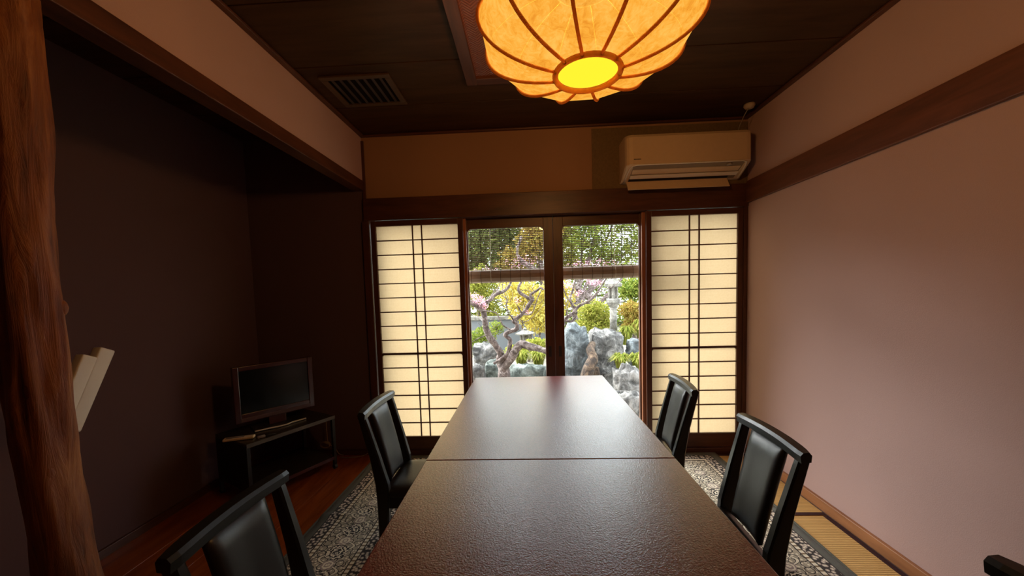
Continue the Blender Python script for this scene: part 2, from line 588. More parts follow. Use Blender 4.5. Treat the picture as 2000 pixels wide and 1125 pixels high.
# ------------------------------------------------------------------ shoji screens
ROWS = 15
def shoji(x0, x1, name_label):
    t = thing('shoji_screen', name_label, 'sliding screen', ((x0 + x1) / 2, B, 0.041), 0, 'white paper shoji screens')
    zt, zb = 1.848, 0.151
    y0, y1 = B - 0.014, B + 0.014
    box('stile', x0 - 0.040, x0, y0, y1, 0.041, 1.890, M_dwoodz, t, 0.002)
    box('stile', x1, x1 + 0.040, y0, y1, 0.041, 1.890, M_dwoodz, t, 0.002)
    box('rail', x0, x1, y0, y1, zt, 1.890, M_dwoodx, t, 0.002)
    box('rail', x0, x1, y0, y1, 0.041, zb, M_dwoodx, t, 0.002)
    W = x1 - x0
    pitch = (zt - zb) / ROWS
    zm = zb + 6 * pitch
    box('middle_rail', x0, x1, y0, y1, zm - 0.006, zm + 0.009, M_dwoodx, t, 0.002)
    bx = [x0 + 0.447 * W, x0 + 0.559 * W]
    for x in bx:
        box('vertical_bar', x - 0.0045, x + 0.0045, y0 + 0.004, y1 - 0.012, zb, zt, M_dwoodz, t)
    for i in range(1, ROWS):
        if i == 6:
            continue
        z = zb + i * pitch
        box('crossbar', x0, x1, y0 + 0.003, y1 - 0.012, z - 0.0042, z + 0.0042, M_dwoodx, t)
    # rounded shoulders of the lower leaf
    for sx_, s in ((x0, 1), (x1, -1)):
        r = 0.020
        poly = [(sx_, zm - 0.006)] + [(sx_ + s * (r - r * math.cos(a)), zm - 0.006 - (r - r * math.sin(a))) for a in [k * PI / 2 / 6 for k in range(6, -1, -1)]]
        prism('corner_fillet', poly, 'y', y0 + 0.003, y1, M_dwoodx, t)
    xs = [x0, bx[0], bx[1], x1]
    meshes = []
    for j in range(3):
        bm = box_bm(0, xs[j + 1] - xs[j], 0, 0.0012, 0, pitch)
        me = bpy.data.meshes.new('paper_pane')
        bm.to_mesh(me)
        bm.free()
        me.materials.append(M_paper)
        meshes.append(me)
    for i in range(ROWS):
        for j in range(3):
            o = link('paper_pane', meshes[j], M_paper, t)
            o.matrix_parent_inverse = Matrix.Identity(4)
            o.location = (xs[j] - (x0 + x1) / 2, 0.0035, zb + i * pitch - 0.041)
    return t

shoji(-1.1845, -0.5324, 'white paper sliding screen with dark lattice, beside the alcove')
shoji(0.9583, 1.6039, 'white paper sliding screen with dark lattice, beside the pink wall')

# ------------------------------------------------------------------ glass doors
def rounded_rect(x0, x1, z0, z1, r, top_only=True, seg=5):
    pts = [(x0, z0), (x1, z0)]
    for k in range(seg + 1):
        a = k * PI / 2 / seg
        pts.append((x1 - r + r * math.cos(a), z1 - r + r * math.sin(a)))
    for k in range(seg + 1):
        a = PI / 2 + k * PI / 2 / seg
        pts.append((x0 + r + r * math.cos(a), z1 - r + r * math.sin(a)))
    return pts

def glass_door(n, X0, X1, gx0, gx1, y, label, pull_x):
    t = bpy.data.objects.new('door_%d' % n, None)
    COL.objects.link(t)
    t.location = ((X0 + X1) / 2, y, 0.041)
    PMAT[t] = (Matrix.Translation(t.location), False)
    struct(t, label)
    t['category'] = 'glass door'
    gz0, gz1 = 0.16, 1.812
    y0, y1 = y - 0.017, y + 0.017
    s1 = box('stile', X0, gx0, y0, y1, 0.041, 1.892, M_dwoodz, t, 0.002)
    s2 = box('stile', gx1, X1, y0, y1, 0.041, 1.892, M_dwoodz, t, 0.002)
    box('rail', gx0, gx1, y0, y1, 0.041, gz0, M_dwoodx, t, 0.002)
    box('rail', gx0, gx1, y0, y1, gz1, 1.892, M_dwoodx, t, 0.002)
    for xc, s in ((gx0, 1), (gx1, -1)):
        r = 0.030
        poly = [(xc, gz1)] + [(xc + s * (r - r * math.cos(a)), gz1 - (r - r * math.sin(a))) for a in [k * PI / 2 / 6 for k in range(6, -1, -1)]]
        prism('corner_fillet', poly, 'y', y0 + 0.002, y1 - 0.002, M_dwoodz, t)
    box('glass_pane', gx0 + 0.001, gx1 - 0.001, y - 0.0015, y + 0.0015, gz0, gz1, M_glass, t)
    st = s2 if pull_x > (X0 + X1) / 2 else s1
    box('finger_pull', pull_x - 0.012, pull_x + 0.012, y0 - 0.0015, y0 + 0.004, 0.77, 0.86, M_darkpl, st, 0.001)

glass_door(1, -0.545, 0.211, -0.467, 0.136, 2.985, 'glass sliding door in front of the gnarled plum trunk', 0.17)
glass_door(2, 0.213, 0.960, 0.288, 0.886, 2.987, 'glass sliding door in front of the blue waterfall rock', 0.252)
struct(box('trim_11', -0.498, -0.474, B + 0.018, B + 0.048, 0.04, 1.893, M_litjamb, None, 0.002))
struct(box('trim_12', 0.895, 0.924, B + 0.018, B + 0.048, 0.04, 1.893, M_litjamb, None, 0.002))

# ------------------------------------------------------------------ tables
def table(y0, y1, label):
    x0, x1 = -0.389, 0.511
    t = thing('dining_table', label, 'table', ((x0 + x1) / 2, (y0 + y1) / 2, 0.0), 0, 'dining tables pushed end to end')
    top = box('tabletop', x0, x1, y0 + 0.0015, y1 - 0.0015, 0.668, 0.700, M_table, t, 0.003, 2)
    for (ax, bx_, ay, by) in ((x0 + .10, x0 + .125, y0 + .08, y1 - .08), (x1 - .125, x1 - .10, y0 + .08, y1 - .08), (x0 + .125, x1 - .125, y0 + .08, y0 + .105), (x0 + .125, x1 - .125, y1 - .105, y1 - .08)):
        box('apron', ax, bx_, ay, by, 0.60, 0.668, M_tedge, t, 0.002)
    for lx in (x0 + .125, x1 - .180):
        for ly in (y0 + .105, y1 - .160):
            box('leg', lx, lx + 0.055, ly, ly + 0.055, 0.012, 0.668, M_tedge, t, 0.004)

table(1.3057, 2.5985, 'dark red-brown dining table nearest the garden window')
table(0.0127, 1.3052, 'dark red-brown dining table nearest the camera, joined end to end')

# ------------------------------------------------------------------ rug
def rug():
    nx, ny = 60, 150
    y0 = -1.3
    V, Fc = [], []
    for j in range(ny + 1):
        y = y0 + (RYF - y0) * j / ny
        for i in range(nx + 1):
            x = RX0 + (RX1 - RX0) * i / nx
            z = 0.011 + 0.0015 * noise.noise(Vector((x * 3, y * 3, 0)))
            yr = 2.055 + 0.012 * (x + 1.2) + 0.006 * math.sin(x * 9)
            z += 0.010 * math.exp(-((y - yr) / 0.016) ** 2)
            V.append((x, y, z))
    for j in range(ny):
        for i in range(nx):
            a = j * (nx + 1) + i
            Fc.append((a, a + 1, a + nx + 2, a + nx + 1))
    n = len(V)
    edge = [i for i in range(nx + 1)] + [j * (nx + 1) + nx for j in range(1, ny + 1)] + [ny * (nx + 1) + i for i in range(nx - 1, -1, -1)] + [j * (nx + 1) for j in range(ny - 1, 0, -1)]
    for e in edge:
        V.append((V[e][0], V[e][1], 0.0046))
    for k in range(len(edge)):
        k2 = (k + 1) % len(edge)
        Fc.append((edge[k], n + k, n + k2, edge[k2]))
    t = thing('rug', 'grey and cream patterned carpet with dark border under the tables', 'rug', (0.08, 0.8, 0.0))
    mesh_obj('pile', V, Fc, M_rug, t, True)
    for xx in (RX0, RX1):
        box('binding', xx - 0.006, xx + 0.006, y0, RYF, 0.0046, 0.0125, M_bind, t, 0.002)

rug()

# ------------------------------------------------------------------ chairs
def make_chair(label):
    t = thing('dining_chair', label, 'chair', (0, 0, 0), 0, 'black lacquered dining chairs', local=True)
    # rear posts (leg + back upright, one bent piece)
    for s in (-1, 1):
        prof = [(0.012, -0.185, 0.044, 0.034), (0.20, -0.180, 0.048, 0.036), (0.36, -0.174, 0.060, 0.038), (0.42, -0.178, 0.060, 0.037), (0.56, -0.207, 0.046, 0.034), (0.745, -0.254, 0.036, 0.030)]
        V, Fc = [], []
        for (z, x, dx, dy) in prof:
            yc = s * (0.158 + 0.010 * max(0, (z - 0.4)) / 0.35)
            c_ = 0.006
            for (ax, ay) in ((-1, -1), (1, -1), (1, 1), (-1, 1)):
                hx, hy = dx / 2, dy / 2
                if ax * ay > 0:
                    V.append((x + ax * hx, yc + ay * (hy - c_), z)); V.append((x + ax * (hx - c_), yc + ay * hy, z))
                else:
                    V.append((x + ax * (hx - c_), yc + ay * hy, z)); V.append((x + ax * hx, yc + ay * (hy - c_), z))
        for i in range(len(prof) - 1):
            for k in range(8):
                k2 = (k + 1) % 8
                Fc.append((i * 8 + k, i * 8 + k2, i * 8 + 8 + k2, i * 8 + 8 + k))
        Fc.append(tuple(range(7, -1, -1)))
        Fc.append(tuple(8 * (len(prof) - 1) + k for k in range(8)))
        mesh_obj('rear_post', V, Fc, M_black, t)
    for s in (-1, 1):
        bm = box_bm(0.150, 0.188, s * 0.150 - 0.018, s * 0.150 + 0.018, 0.012, 0.345, 0.004)
        bm_obj('leg', bm, M_black, t)
    # seat frame and cushion
    box('seat_frame', -0.170, 0.195, -0.168, 0.168, 0.300, 0.358, M_black, t, 0.005)
    bm = bmesh.new()
    n = 12
    g = [[None] * (n + 1) for _ in range(n + 1)]
    for i in range(n + 1):
        for j in range(n + 1):
            a, b_ = -1 + 2 * i / n, -1 + 2 * j / n
            e = (1 - abs(a) ** 6) * (1 - abs(b_) ** 6)
            g[i][j] = bm.verts.new((0.012 + a * 0.190, b_ * 0.172, 0.380 + 0.024 * e))
    for i in range(n):
        for j in range(n):
            bm.faces.new((g[i][j], g[i + 1][j], g[i + 1][j + 1], g[i][j + 1]))
    bd = [g[i][0] for i in range(n + 1)] + [g[n][j] for j in range(1, n + 1)] + [g[i][n] for i in range(n - 1, -1, -1)] + [g[0][j] for j in range(n - 1, 0, -1)]
    lo = [bm.verts.new((v.co.x, v.co.y, 0.358)) for v in bd]
    for k in range(len(bd)):
        k2 = (k + 1) % len(bd)
        bm.faces.new((bd[k], lo[k], lo[k2], bd[k2]))
    bm.faces.new(lo)
    bm_obj('seat_cushion', bm, M_leather, t, True)
    # curved crest rail, ends swept toward the sitter
    V, Fc = [], []
    n = 16
    for i in range(n + 1):
        a = -1 + 2 * i / n
        y = a * 0.193
        x = -0.262 + 0.014 * a * a
        endk = 1 - 0.25 * abs(a) ** 10
        zt = 0.776 - 0.004 * a * a
        hx = 0.020 * endk
        for (px, pz) in ((-hx, zt - 0.030), (hx, zt - 0.034), (hx + .003, zt - 0.010), (hx - 0.005, zt), (-hx + .006, zt + .002), (-hx - .002, zt - .008)):
            V.append((x + px, y, pz))
    for i in range(n):
        for k in range(6):
            k2 = (k + 1) % 6
            Fc.append((i * 6 + k, i * 6 + k2, i * 6 + 6 + k2, i * 6 + 6 + k))
    Fc.append((5, 4, 3, 2, 1, 0))
    Fc.append(tuple(n * 6 + k for k in range(6)))
    mesh_obj('crest_rail', V, Fc, M_black, t)
    # padded back
    V, Fc = [], []
    nz_, ny_ = 14, 12
    for side in (1, -1):
        for i in range(nz_ + 1):
            a = i / nz_
            z = 0.395 + 0.352 * a
            xc = -0.180 - 0.080 * a ** 1.15
            hw = 0.093 + 0.005 * a
            for j in range(ny_ + 1):
                b_ = -1 + 2 * j / ny_
                e = (1 - abs(b_) ** 4) ** 0.5 * (1 - abs(2 * a - 1) ** 10) ** 0.5
                V.append((xc + side * (0.007 + 0.016 * e) - 0.0 + 0.010 * b_ * b_, b_ * hw, z))
    st = (nz_ + 1) * (ny_ + 1)
    for sd_ in (0, 1):
        for i in range(nz_):
            for j in range(ny_):
                a = sd_ * st + i * (ny_ + 1) + j
                q = (a, a + 1, a + ny_ + 2, a + ny_ + 1)
                Fc.append(q if sd_ == 0 else q[::-1])
    bd = [j for j in range(ny_ + 1)] + [i * (ny_ + 1) + ny_ for i in range(1, nz_ + 1)] + [nz_ * (ny_ + 1) + j for j in range(ny_ - 1, -1, -1)] + [i * (ny_ + 1) for i in range(nz_ - 1, 0, -1)]
    for k in range(len(bd)):
        k2 = (k + 1) % len(bd)
        Fc.append((bd[k2], bd[k], st + bd[k], st + bd[k2]))
    mesh_obj('back_pad', V, Fc, M_leather, t, True)
    for s in (-1, 1):
        box('stretcher', -0.160, 0.150, s * 0.152 - 0.009, s * 0.152 + 0.009, 0.120, 0.142, M_black, t, 0.003)
    return t

ch = make_chair('black dining chair with leather back, facing the seam of the tables beside the television')
ch.location = (-0.530, 1.825, 0.0)
copy_tree(ch, (0.615, 2.125, 0.0), PI + math.radians(-3.5), 'black dining chair with leather back, in front of the right paper screen')
copy_tree(ch, (0.625, 1.375, 0.0), PI + math.radians(-2.0), 'black dining chair with leather back, in front of the pink wall')
copy_tree(ch, (-0.530, 0.900, 0.0), 0.0, 'black dining chair with leather back, cut off at the bottom left')
copy_tree(ch, (0.640, 0.530, 0.0), PI, 'black dining chair of which only a crest rail shows, bottom right corner')

# ------------------------------------------------------------------ pendant lamp
LC = Vector((0.212, 1.25, 2.145))
LR, LH = 0.346, 0.146
la = thing('pendant_lamp', 'glowing orange paper lotus lamp with twelve wooden ribs over the table', 'lamp', (LC.x, LC.y, LC.z - LH))
NP = 24
def lprof(t):
    th = -PI / 2 + 0.274 + t * (PI - 2 * 0.274)
    c_, s_ = math.cos(th), math.sin(th)
    e = 0.92
    return LR * abs(c_) ** e, LH * math.copysign(abs(s_) ** 0.96, s_)
PH = math.radians(15 - 2)
for k in range(12):
    a0, a1 = PH + 2 * PI * k / 12, PH + 2 * PI * (k + 1) / 12
    V, Fc = [], []
    ns = 5
    for i in range(NP + 1):
        r, z = lprof(i / NP)
        p0 = Vector((math.cos(a0), math.sin(a0), 0)) * r
        p1 = Vector((math.cos(a1), math.sin(a1), 0)) * r
        for j in range(ns):
            f = j / (ns - 1)
            p = p0.lerp(p1, f)
            V.append(LC + p + Vector((0, 0, z)))
    for i in range(NP):
        for j in range(ns - 1):
            a = i * ns + j
            Fc.append((a, a + 1, a + ns + 1, a + ns))
    mesh_obj('paper_panel', V, Fc, M_lamp, la, True)
    pts = []
    for i in range(NP + 1):
        r, z = lprof(i / NP)
        th = -PI / 2 + 0.274 + i / NP * (PI - 2 * 0.274)
        pts.append(LC + Vector((math.cos(a0) * (r + 0.0052 * math.cos(th)), math.sin(a0) * (r + 0.0052 * math.cos(th)), z + 0.0052 * math.sin(th))))
    tube('rib', pts, 0.0055, M_rib, la, 6)
r0, zb_ = lprof(0)
def ring(name, rr, z, rad, mat):
    pts = [LC + Vector((rr * math.cos(a), rr * math.sin(a), z)) for a in [2 * PI * k / 40 for k in range(41)]]
    return tube(name, pts, rad, mat, la, 8)
ring('bottom_ring', r0, zb_ - 0.002, 0.0095, M_rib)
ring('top_ring', r0 + 0.004, -zb_ + 0.008, 0.0095, M_dwoodz)
lathe('diffuser', [(r0 - 0.006, zb_ + 0.006), (r0 - 0.006, zb_ + 0.009)], 40, M_disc, la, LC)
lathe('stem', [(0.008, LH - 0.01), (0.008, ZC - LC.z - 0.03)], 12, M_iron, la, LC)
lathe('canopy', [(0.06, ZC - LC.z - 0.035), (0.07, ZC - LC.z - 0.022), (0.07, ZC - LC.z - 0.0005)], 24, M_dwoodz, la, LC)
lathe('top_cap', [(r0 + 0.002, -zb_ + 0.0), (r0 + 0.002, -zb_ + 0.006), (0.02, -zb_ + 0.012)], 24, M_gap, la, LC)
bl = bpy.data.lights.new('lamp_bulb', 'POINT')
bl.energy = 175.0
bl.color = (1.0, 0.62, 0.30)
bl.shadow_soft_size = 0.08
bo = bpy.data.objects.new('lamp_bulb', bl)
COL.objects.link(bo)
bo.location = (LC.x, LC.y, LC.z)

# decorative ceiling panel with woven wood behind the lamp
m = NT('woven_wood')
co = m.coord()
sp = m.n('ShaderNodeSeparateXYZ', {0: co})
zz = m.math('PINGPONG', m.math('MULTIPLY', sp.outputs[0], 14.0), 0.5)
st_ = m.math('SINE', m.math('MULTIPLY', m.math('ADD', m.math('MULTIPLY', sp.outputs[1], 14.0), m.math('MULTIPLY', zz, 1.0)), 26.0))
nn = m.noise(co, 20, 4)
m.l(m.mix(m.math('MULTIPLY', m.math('MULTIPLY_ADD', st_, 0.5, 0.5), nn), (0.13, 0.035, 0.018, 1), (0.40, 0.15, 0.09, 1)), m.b.inputs['Base Color'])
m.set(Roughness=0.4)
m.bump(st_, 0.3, 0.003)
M_woven = m.m
cp = thing('ceiling_panel', 'reddish woven wood ceiling panel in a dark frame behind the lamp', 'ceiling panel', (0.20, 1.25, ZC - 0.02))
PX0, PX1, PY0, PY1 = -0.325, 0.745, 0.24, 2.255
box('woven_sheet', PX0 + 0.06, PX1 - 0.06, PY0 + 0.06, PY1 - 0.06, ZC - 0.006, ZC - 0.0003, M_woven, cp)
box('frame_strip', PX0, PX0 + 0.062, PY0, PY1, ZC - 0.022, ZC - 0.0003, M_dwood, cp, 0.003)
box('frame_strip', PX1 - 0.062, PX1, PY0, PY1, ZC - 0.022, ZC - 0.0003, M_dwood, cp, 0.003)
box('frame_strip', PX0 + 0.062, PX1 - 0.062, PY1 - 0.062, PY1, ZC - 0.022, ZC - 0.0003, M_dwoodx, cp, 0.003)
box('frame_strip', PX0 + 0.062, PX1 - 0.062, PY0, PY0 + 0.062, ZC - 0.022, ZC - 0.0003, M_dwoodx, cp, 0.003)

# ceiling vent
M_vent = plain('vent_paint', (0.075, 0.036, 0.015, 1), 0.5)
M_slat = plain('vent_slat', (0.030, 0.014, 0.007, 1), 0.6)
vt = thing('ceiling_vent', 'brown square ventilation grille in the dark ceiling', 'vent', (-0.95, 2.285, ZC - 0.012))
vx0, vx1, vy0, vy1 = -1.15, -0.745, 2.115, 2.455
box('frame_strip', vx0, vx1, vy1 - 0.035, vy1, ZC - 0.012, ZC - 0.0003, M_vent, vt, 0.003)
box('frame_strip', vx0, vx1, vy0, vy0 + 0.035, ZC - 0.012, ZC - 0.0003, M_vent, vt, 0.003)
box('frame_strip', vx0, vx0 + 0.035, vy0 + 0.035, vy1 - 0.035, ZC - 0.012, ZC - 0.0003, M_vent, vt, 0.003)
box('frame_strip', vx1 - 0.035, vx1, vy0 + 0.035, vy1 - 0.035, ZC - 0.012, ZC - 0.0003, M_vent, vt, 0.003)
box('backing', vx0 + 0.035, vx1 - 0.035, vy0 + 0.035, vy1 - 0.035, ZC - 0.003, ZC - 0.0003, M_gap, vt)
for i in range(7):
    x = vx0 + 0.058 + i * 0.0465
    prism('slat', [(x, ZC - 0.011), (x + 0.004, ZC - 0.011), (x + 0.012, ZC - 0.003), (x + 0.008, ZC - 0.003)], 'y', vy0 + 0.035, vy1 - 0.035, M_slat, vt)

# ------------------------------------------------------------------ air conditioner
ac = thing('air_conditioner', 'cream wall air conditioner with open flap above the right paper screen', 'air conditioner', (1.15, B, 2.095))
ax0, ax1 = 0.722, 1.592
prof = [(2.908, 2.387), (2.735, 2.387), (2.712, 2.381), (2.700, 2.362), (2.697, 2.176), (2.705, 2.170), (2.868, 2.097), (2.908, 2.095)]
V, Fc = [], []
stations = [(0.0, 0.045, 0.965), (0.006, 0.022, 0.985), (0.020, 0.006, 0.996), (0.045, 0.0, 1.0)]
xs_ = [(ax0 + a, c_) for a, b_, c_ in stations] + [(ax1 - a, c_) for a, b_, c_ in stations[::-1]]
off = [b_ for a, b_, c_ in stations] + [b_ for a, b_, c_ in stations[::-1]]
for (x, c_), o_ in zip(xs_, off):
    for (y, z) in prof:
        V.append((x, min(2.908, y + o_ * (2.908 - y) / 0.21), z))
n = len(prof)
for i in range(len(xs_) - 1):
    for k in range(n):
        k2 = (k + 1) % n
        Fc.append((i * n + k, i * n + k2, (i + 1) * n + k2, (i + 1) * n + k))
Fc.append(tuple(range(n - 1, -1, -1)))
Fc.append(tuple((len(xs_) - 1) * n + k for k in range(n)))
mesh_obj('casing', V, Fc, M_cream, ac)
# pale lip around the air outlet
slope = lambda t: (2.700 + 0.168 * t, 2.1715 - 0.0755 * t)
lip = [(ax0 + 0.018, *slope(1.0)), (ax0 + 0.020, *slope(0.75)), (ax0 + 0.030, *slope(0.25)), (ax0 + 0.042, *slope(0.06)), (ax0 + 0.07, *slope(0.0)), (ax1 - 0.07, *slope(0.0)), (ax1 - 0.042, *slope(0.06)), (ax1 - 0.030, *slope(0.25)), (ax1 - 0.020, *slope(0.75)), (ax1 - 0.018, *slope(1.0))]
tube('outlet_lip', [(x, y - 0.001, z - 0.002) for x, y, z in lip], 0.0048, M_white, ac, 8)
M_outlet = plain('outlet_shade', (0.26, 0.19, 0.12, 1), 0.6, 0.3, var=0.03)
def slope_panel(name, xa, xb, t0, t1, d0, d1, mat):
    q = []
    for t in (t0, t1):
        y, z = slope(t)
        q.append((y, z))
    nrm = Vector((0.0755, 0.168)).normalized() * -1
    poly = [(q[0][0] + nrm[0] * d0, q[0][1] + nrm[1] * d0), (q[1][0] + nrm[0] * d0, q[1][1] + nrm[1] * d0), (q[1][0] + nrm[0] * d1, q[1][1] + nrm[1] * d1), (q[0][0] + nrm[0] * d1, q[0][1] + nrm[1] * d1)]
    return prism(name, poly, 'x', xa, xb, mat, ac)
slope_panel('outlet_panel', ax0 + 0.05, ax1 - 0.05, 0.05, 0.95, 0.0, 0.0012, M_outlet)
slope_panel('inner_panel', ax0 + 0.055, ax1 - 0.06, 0.27, 0.52, 0.0012, 0.004, M_cream)
slope_panel('louver', ax0 + 0.050, ax1 - 0.052, 0.56, 0.74, 0.004, 0.010, M_white)
slope_panel('dark_slot', ax0 + 0.050, ax1 - 0.10, 0.76, 0.92, 0.001, 0.002, M_darkpl)
prism('flap', [(2.842, 2.094), (2.850, 2.092), (2.806, 2.024), (2.800, 2.026)], 'x', ax0 + 0.035, ax1 - 0.105, M_cream, ac, 0.001)
lathe('sensor_eye', [(0.018, 0.0), (0.018, 0.008), (0.010, 0.014)], 16, M_grey, ac, (1.44, 2.722, 2.150))
for i in range(6):
    box('maker_mark', 0.772 + i * 0.0085, 0.7785 + i * 0.0085, 2.6962, 2.6972, 2.205, 2.212, M_darkpl, ac)

cs = thing('ceiling_sensor', 'small pale ceiling fitting with a thin cord above the air conditioner', 'sensor', (1.555, 2.69, ZC))
lathe('body', [(0.034, -0.002), (0.036, -0.014), (0.026, -0.030), (0.010, -0.036)], 20, plain('aged_white', (0.50, 0.38, 0.26, 1), 0.5), cs, (1.560, 2.70, ZC))
tube('cord', smooth_path([(1.552, 2.69, ZC - 0.03), (1.535, 2.70, ZC - 0.06), (1.525, 2.74, ZC - 0.11), (1.522, 2.77, 2.390)]), 0.0028, M_grey, cs, 6)

# ------------------------------------------------------------------ log post
def log_post():
    nz_, ns = 130, 30
    V, Fc = [], []
    for i in range(nz_ + 1):
        z = 0.004 + (2.125 - 0.004) * i / nz_
        f = i / nz_
        cx = -1.328 + 0.012 * math.sin(z * 3.1 + 0.5)
        cy = 0.942 + 0.008 * math.sin(z * 4.3 + 1.0)
        r = 0.068 - 0.012 * min(1, z / 0.9) + 0.004 * math.sin(z * 7)
        for k in range(ns):
            a = 2 * PI * k / ns
            d1 = noise.noise(Vector((math.cos(a) * 1.6, math.sin(a) * 1.6, z * 1.8)))
            d2 = noise.noise(Vector((math.cos(a) * 5.0, math.sin(a) * 5.0, z * 4.5 + 7)))
            d3 = noise.noise(Vector((math.cos(a) * 9.0, math.sin(a) * 9.0, z * 7 + 3)))
            rr = r * (1 + 0.20 * d1 + 0.16 * d2 + 0.08 * d3)
            V.append((cx + rr * math.cos(a), cy + rr * math.sin(a), z))
    for i in range(nz_):
        for k in range(ns):
            k2 = (k + 1) % ns
            Fc.append((i * ns + k, i * ns + k2, (i + 1) * ns + k2, (i + 1) * ns + k))
    Fc.append(tuple(range(ns - 1, -1, -1)))
    Fc.append(tuple(nz_ * ns + k for k in range(ns)))
    t = thing('log_post', 'gnarled natural log post of the alcove at the left edge', 'post', (-1.328, 0.942, 0.004))
    mesh_obj('trunk', V, Fc, M_log, t, True)
    for (zz_, aa, rr_) in ((1.085, -1.05, 0.016), (1.30, 0.6, 0.014), (0.86, -0.8, 0.018)):
        c_ = Vector((-1.328 + 0.047 * math.cos(aa), 0.942 + 0.047 * math.sin(aa), zz_))
        bm = bmesh.new()
        bmesh.ops.create_icosphere(bm, subdivisions=2, radius=rr_)
        for v in bm.verts:
            v.co = c_ + Vector((v.co.x, v.co.y, v.co.z * 1.7))
        bm_obj('knot', bm, M_log, t, True)
log_post()

# ------------------------------------------------------------------ white lamp behind the post
wl = thing('floor_lamp', 'slanted white shade on a black stem behind the log post', 'lamp', (-1.72, 1.27, 0.004))
top_c = Vector((-1.70, 1.400, 1.125))
bot_c = Vector((-1.70, 1.262, 0.842))
axis = (top_c - bot_c).normalized()
side = Vector((0, 1, 0)) - axis * axis.y
side.normalize()
dep = axis.cross(side)
def slab(name, c0, c1, w0, w1, dp, mat):
    V, Fc = [], []
    sec = 24
    for (c_, w_) in ((c0, w0 * .9), (c0 + axis * 0.006, w0), (c1 - axis * 0.006, w1), (c1, w1 * .92)):
        for k in range(sec):
            a = 2 * PI * k / sec
            ca, sa = math.cos(a), math.sin(a)
            V.append(c_ + side * (w_ * math.copysign(abs(ca) ** 0.3, ca)) + dep * (dp * math.copysign(abs(sa) ** 0.3, sa)))
    for i in range(3):
        for k in range(sec):
            k2 = (k + 1) % sec
            Fc.append((i * sec + k, i * sec + k2, (i + 1) * sec + k2, (i + 1) * sec + k))
    Fc.append(tuple(range(sec - 1, -1, -1)))
    Fc.append(tuple(3 * sec + k for k in range(sec)))
    return mesh_obj(name, V, Fc, mat, wl, True)
slab('shade', bot_c, top_c, 0.026, 0.029, 0.018, M_white)
slab('back_housing', bot_c - side * 0.044 + axis * 0.02, top_c - side * 0.047 - axis * 0.042, 0.026, 0.027, 0.018, M_white)
tube('socket', [bot_c - axis * 0.028, bot_c + axis * 0.005], 0.017, M_darkpl, wl, 12)
tube('stem', smooth_path([bot_c - axis * 0.02, bot_c - axis * 0.05 + Vector((0, 0, -0.02)), Vector((-1.72, 1.19, 0.6)), Vector((-1.72, 1.185, 0.02))]), 0.008, M_darkpl, wl, 8)
lathe('base', [(0.10, 0.0), (0.10, 0.012), (0.02, 0.022)], 24, M_darkpl, wl, (-1.72, 1.185, 0.0045))

# ------------------------------------------------------------------ television stand, television and small things
ANG = math.atan2(0.887, 0.46)
SC = Vector((-1.797, 2.504, 0.004))
ts = thing('television_stand', 'low black metal rack with a smoked top in the alcove corner', 'tv stand', SC, ANG, local=True)
W2, D2, TZ = 0.298, 0.203, 0.408
box('top_shelf', -W2, W2, -D2, D2, TZ - 0.018, TZ, M_stand, ts, 0.002)
box('front_edge', -W2, W2, -D2 - 0.006, -D2 - 0.0002, TZ - 0.022, TZ + 0.002, plain('paler_edge', (0.085, 0.065, 0.045, 1), 0.4), ts, 0.001)  # strip of paler brown than the shelf
box('bottom_shelf', -W2 + 0.02, W2 - 0.02, -D2, D2, 0.085, 0.100, M_stand, ts, 0.002)
box('front_rail', -W2 + .02, W2 - .02, -D2 - 0.006, -D2 - 0.0002, 0.078, 0.102, M_tvred, ts, 0.001)
box('mid_rail', -W2 + .02, W2 - .02, D2 - 0.012, D2, 0.24, 0.255, M_iron, ts, 0.001)
box('side_panel', -W2, -W2 + 0.006, -D2 + 0.02, D2 - 0.02, 0.10, TZ - 0.02, M_iron, ts)
for sx_ in (-1, 1):
    for sy_ in (-1, 1):
        x, y = sx_ * (W2 - 0.011), sy_ * (D2 - 0.011)
        box('leg', x - 0.011, x + 0.011, y - 0.011, y + 0.011, 0.036, TZ - 0.018, M_iron, ts, 0.001)
        tube('caster', [(x - 0.010, y, 0.018), (x + 0.010, y, 0.018)], 0.0178, M_iron, ts, 12, False)

TA = math.atan2(0.385, 0.30)
tv = thing('television', 'small flat television with a wine-red bezel on the black rack', 'television', (-1.815, 2.525, 0.412), TA, local=True)
hw, z0, z1 = 0.248, 0.066, 0.446
box('bezel_side', -hw, -hw + 0.034, -0.022, 0.020, z0, z1, M_tvred, tv, 0.004)
box('bezel_side', hw - 0.034, hw, -0.022, 0.020, z0, z1, M_tvred, tv, 0.004)
box('bezel_top', -hw + 0.034, hw - 0.034, -0.022, 0.020, z1 - 0.030, z1, M_tvred, tv, 0.004)
box('bezel_bottom', -hw + 0.034, hw - 0.034, -0.022, 0.020, z0, z0 + 0.060, M_tvred, tv, 0.004)
box('speaker_strip', -hw + 0.03, hw - 0.03, -0.0245, -0.0215, z0 + 0.006, z0 + 0.030, plain('speaker_strip', (0.10, 0.045, 0.04, 1), 0.35), tv, 0.001)
box('screen', -hw + 0.034, hw - 0.034, -0.014, 0.012, z0 + 0.060, z1 - 0.030, M_screen, tv)
box('back_shell', -hw + 0.03, hw - 0.03, 0.021, 0.055, z0 + 0.03, z1 - 0.03, M_darkpl, tv, 0.01)
box('neck', -0.055, 0.055, -0.010, 0.025, 0.008, z0 + 0.02, M_tvred, tv, 0.004)
bp = [(-0.16, -0.075), (-0.08, -0.085), (-0.03, -0.100), (0.03, -0.100), (0.06, -0.085), (0.16, -0.075), (0.15, 0.07), (-0.15, 0.07)]
prism('base_plate', bp, 'z', 0.001, 0.010, M_darkpl, tv)
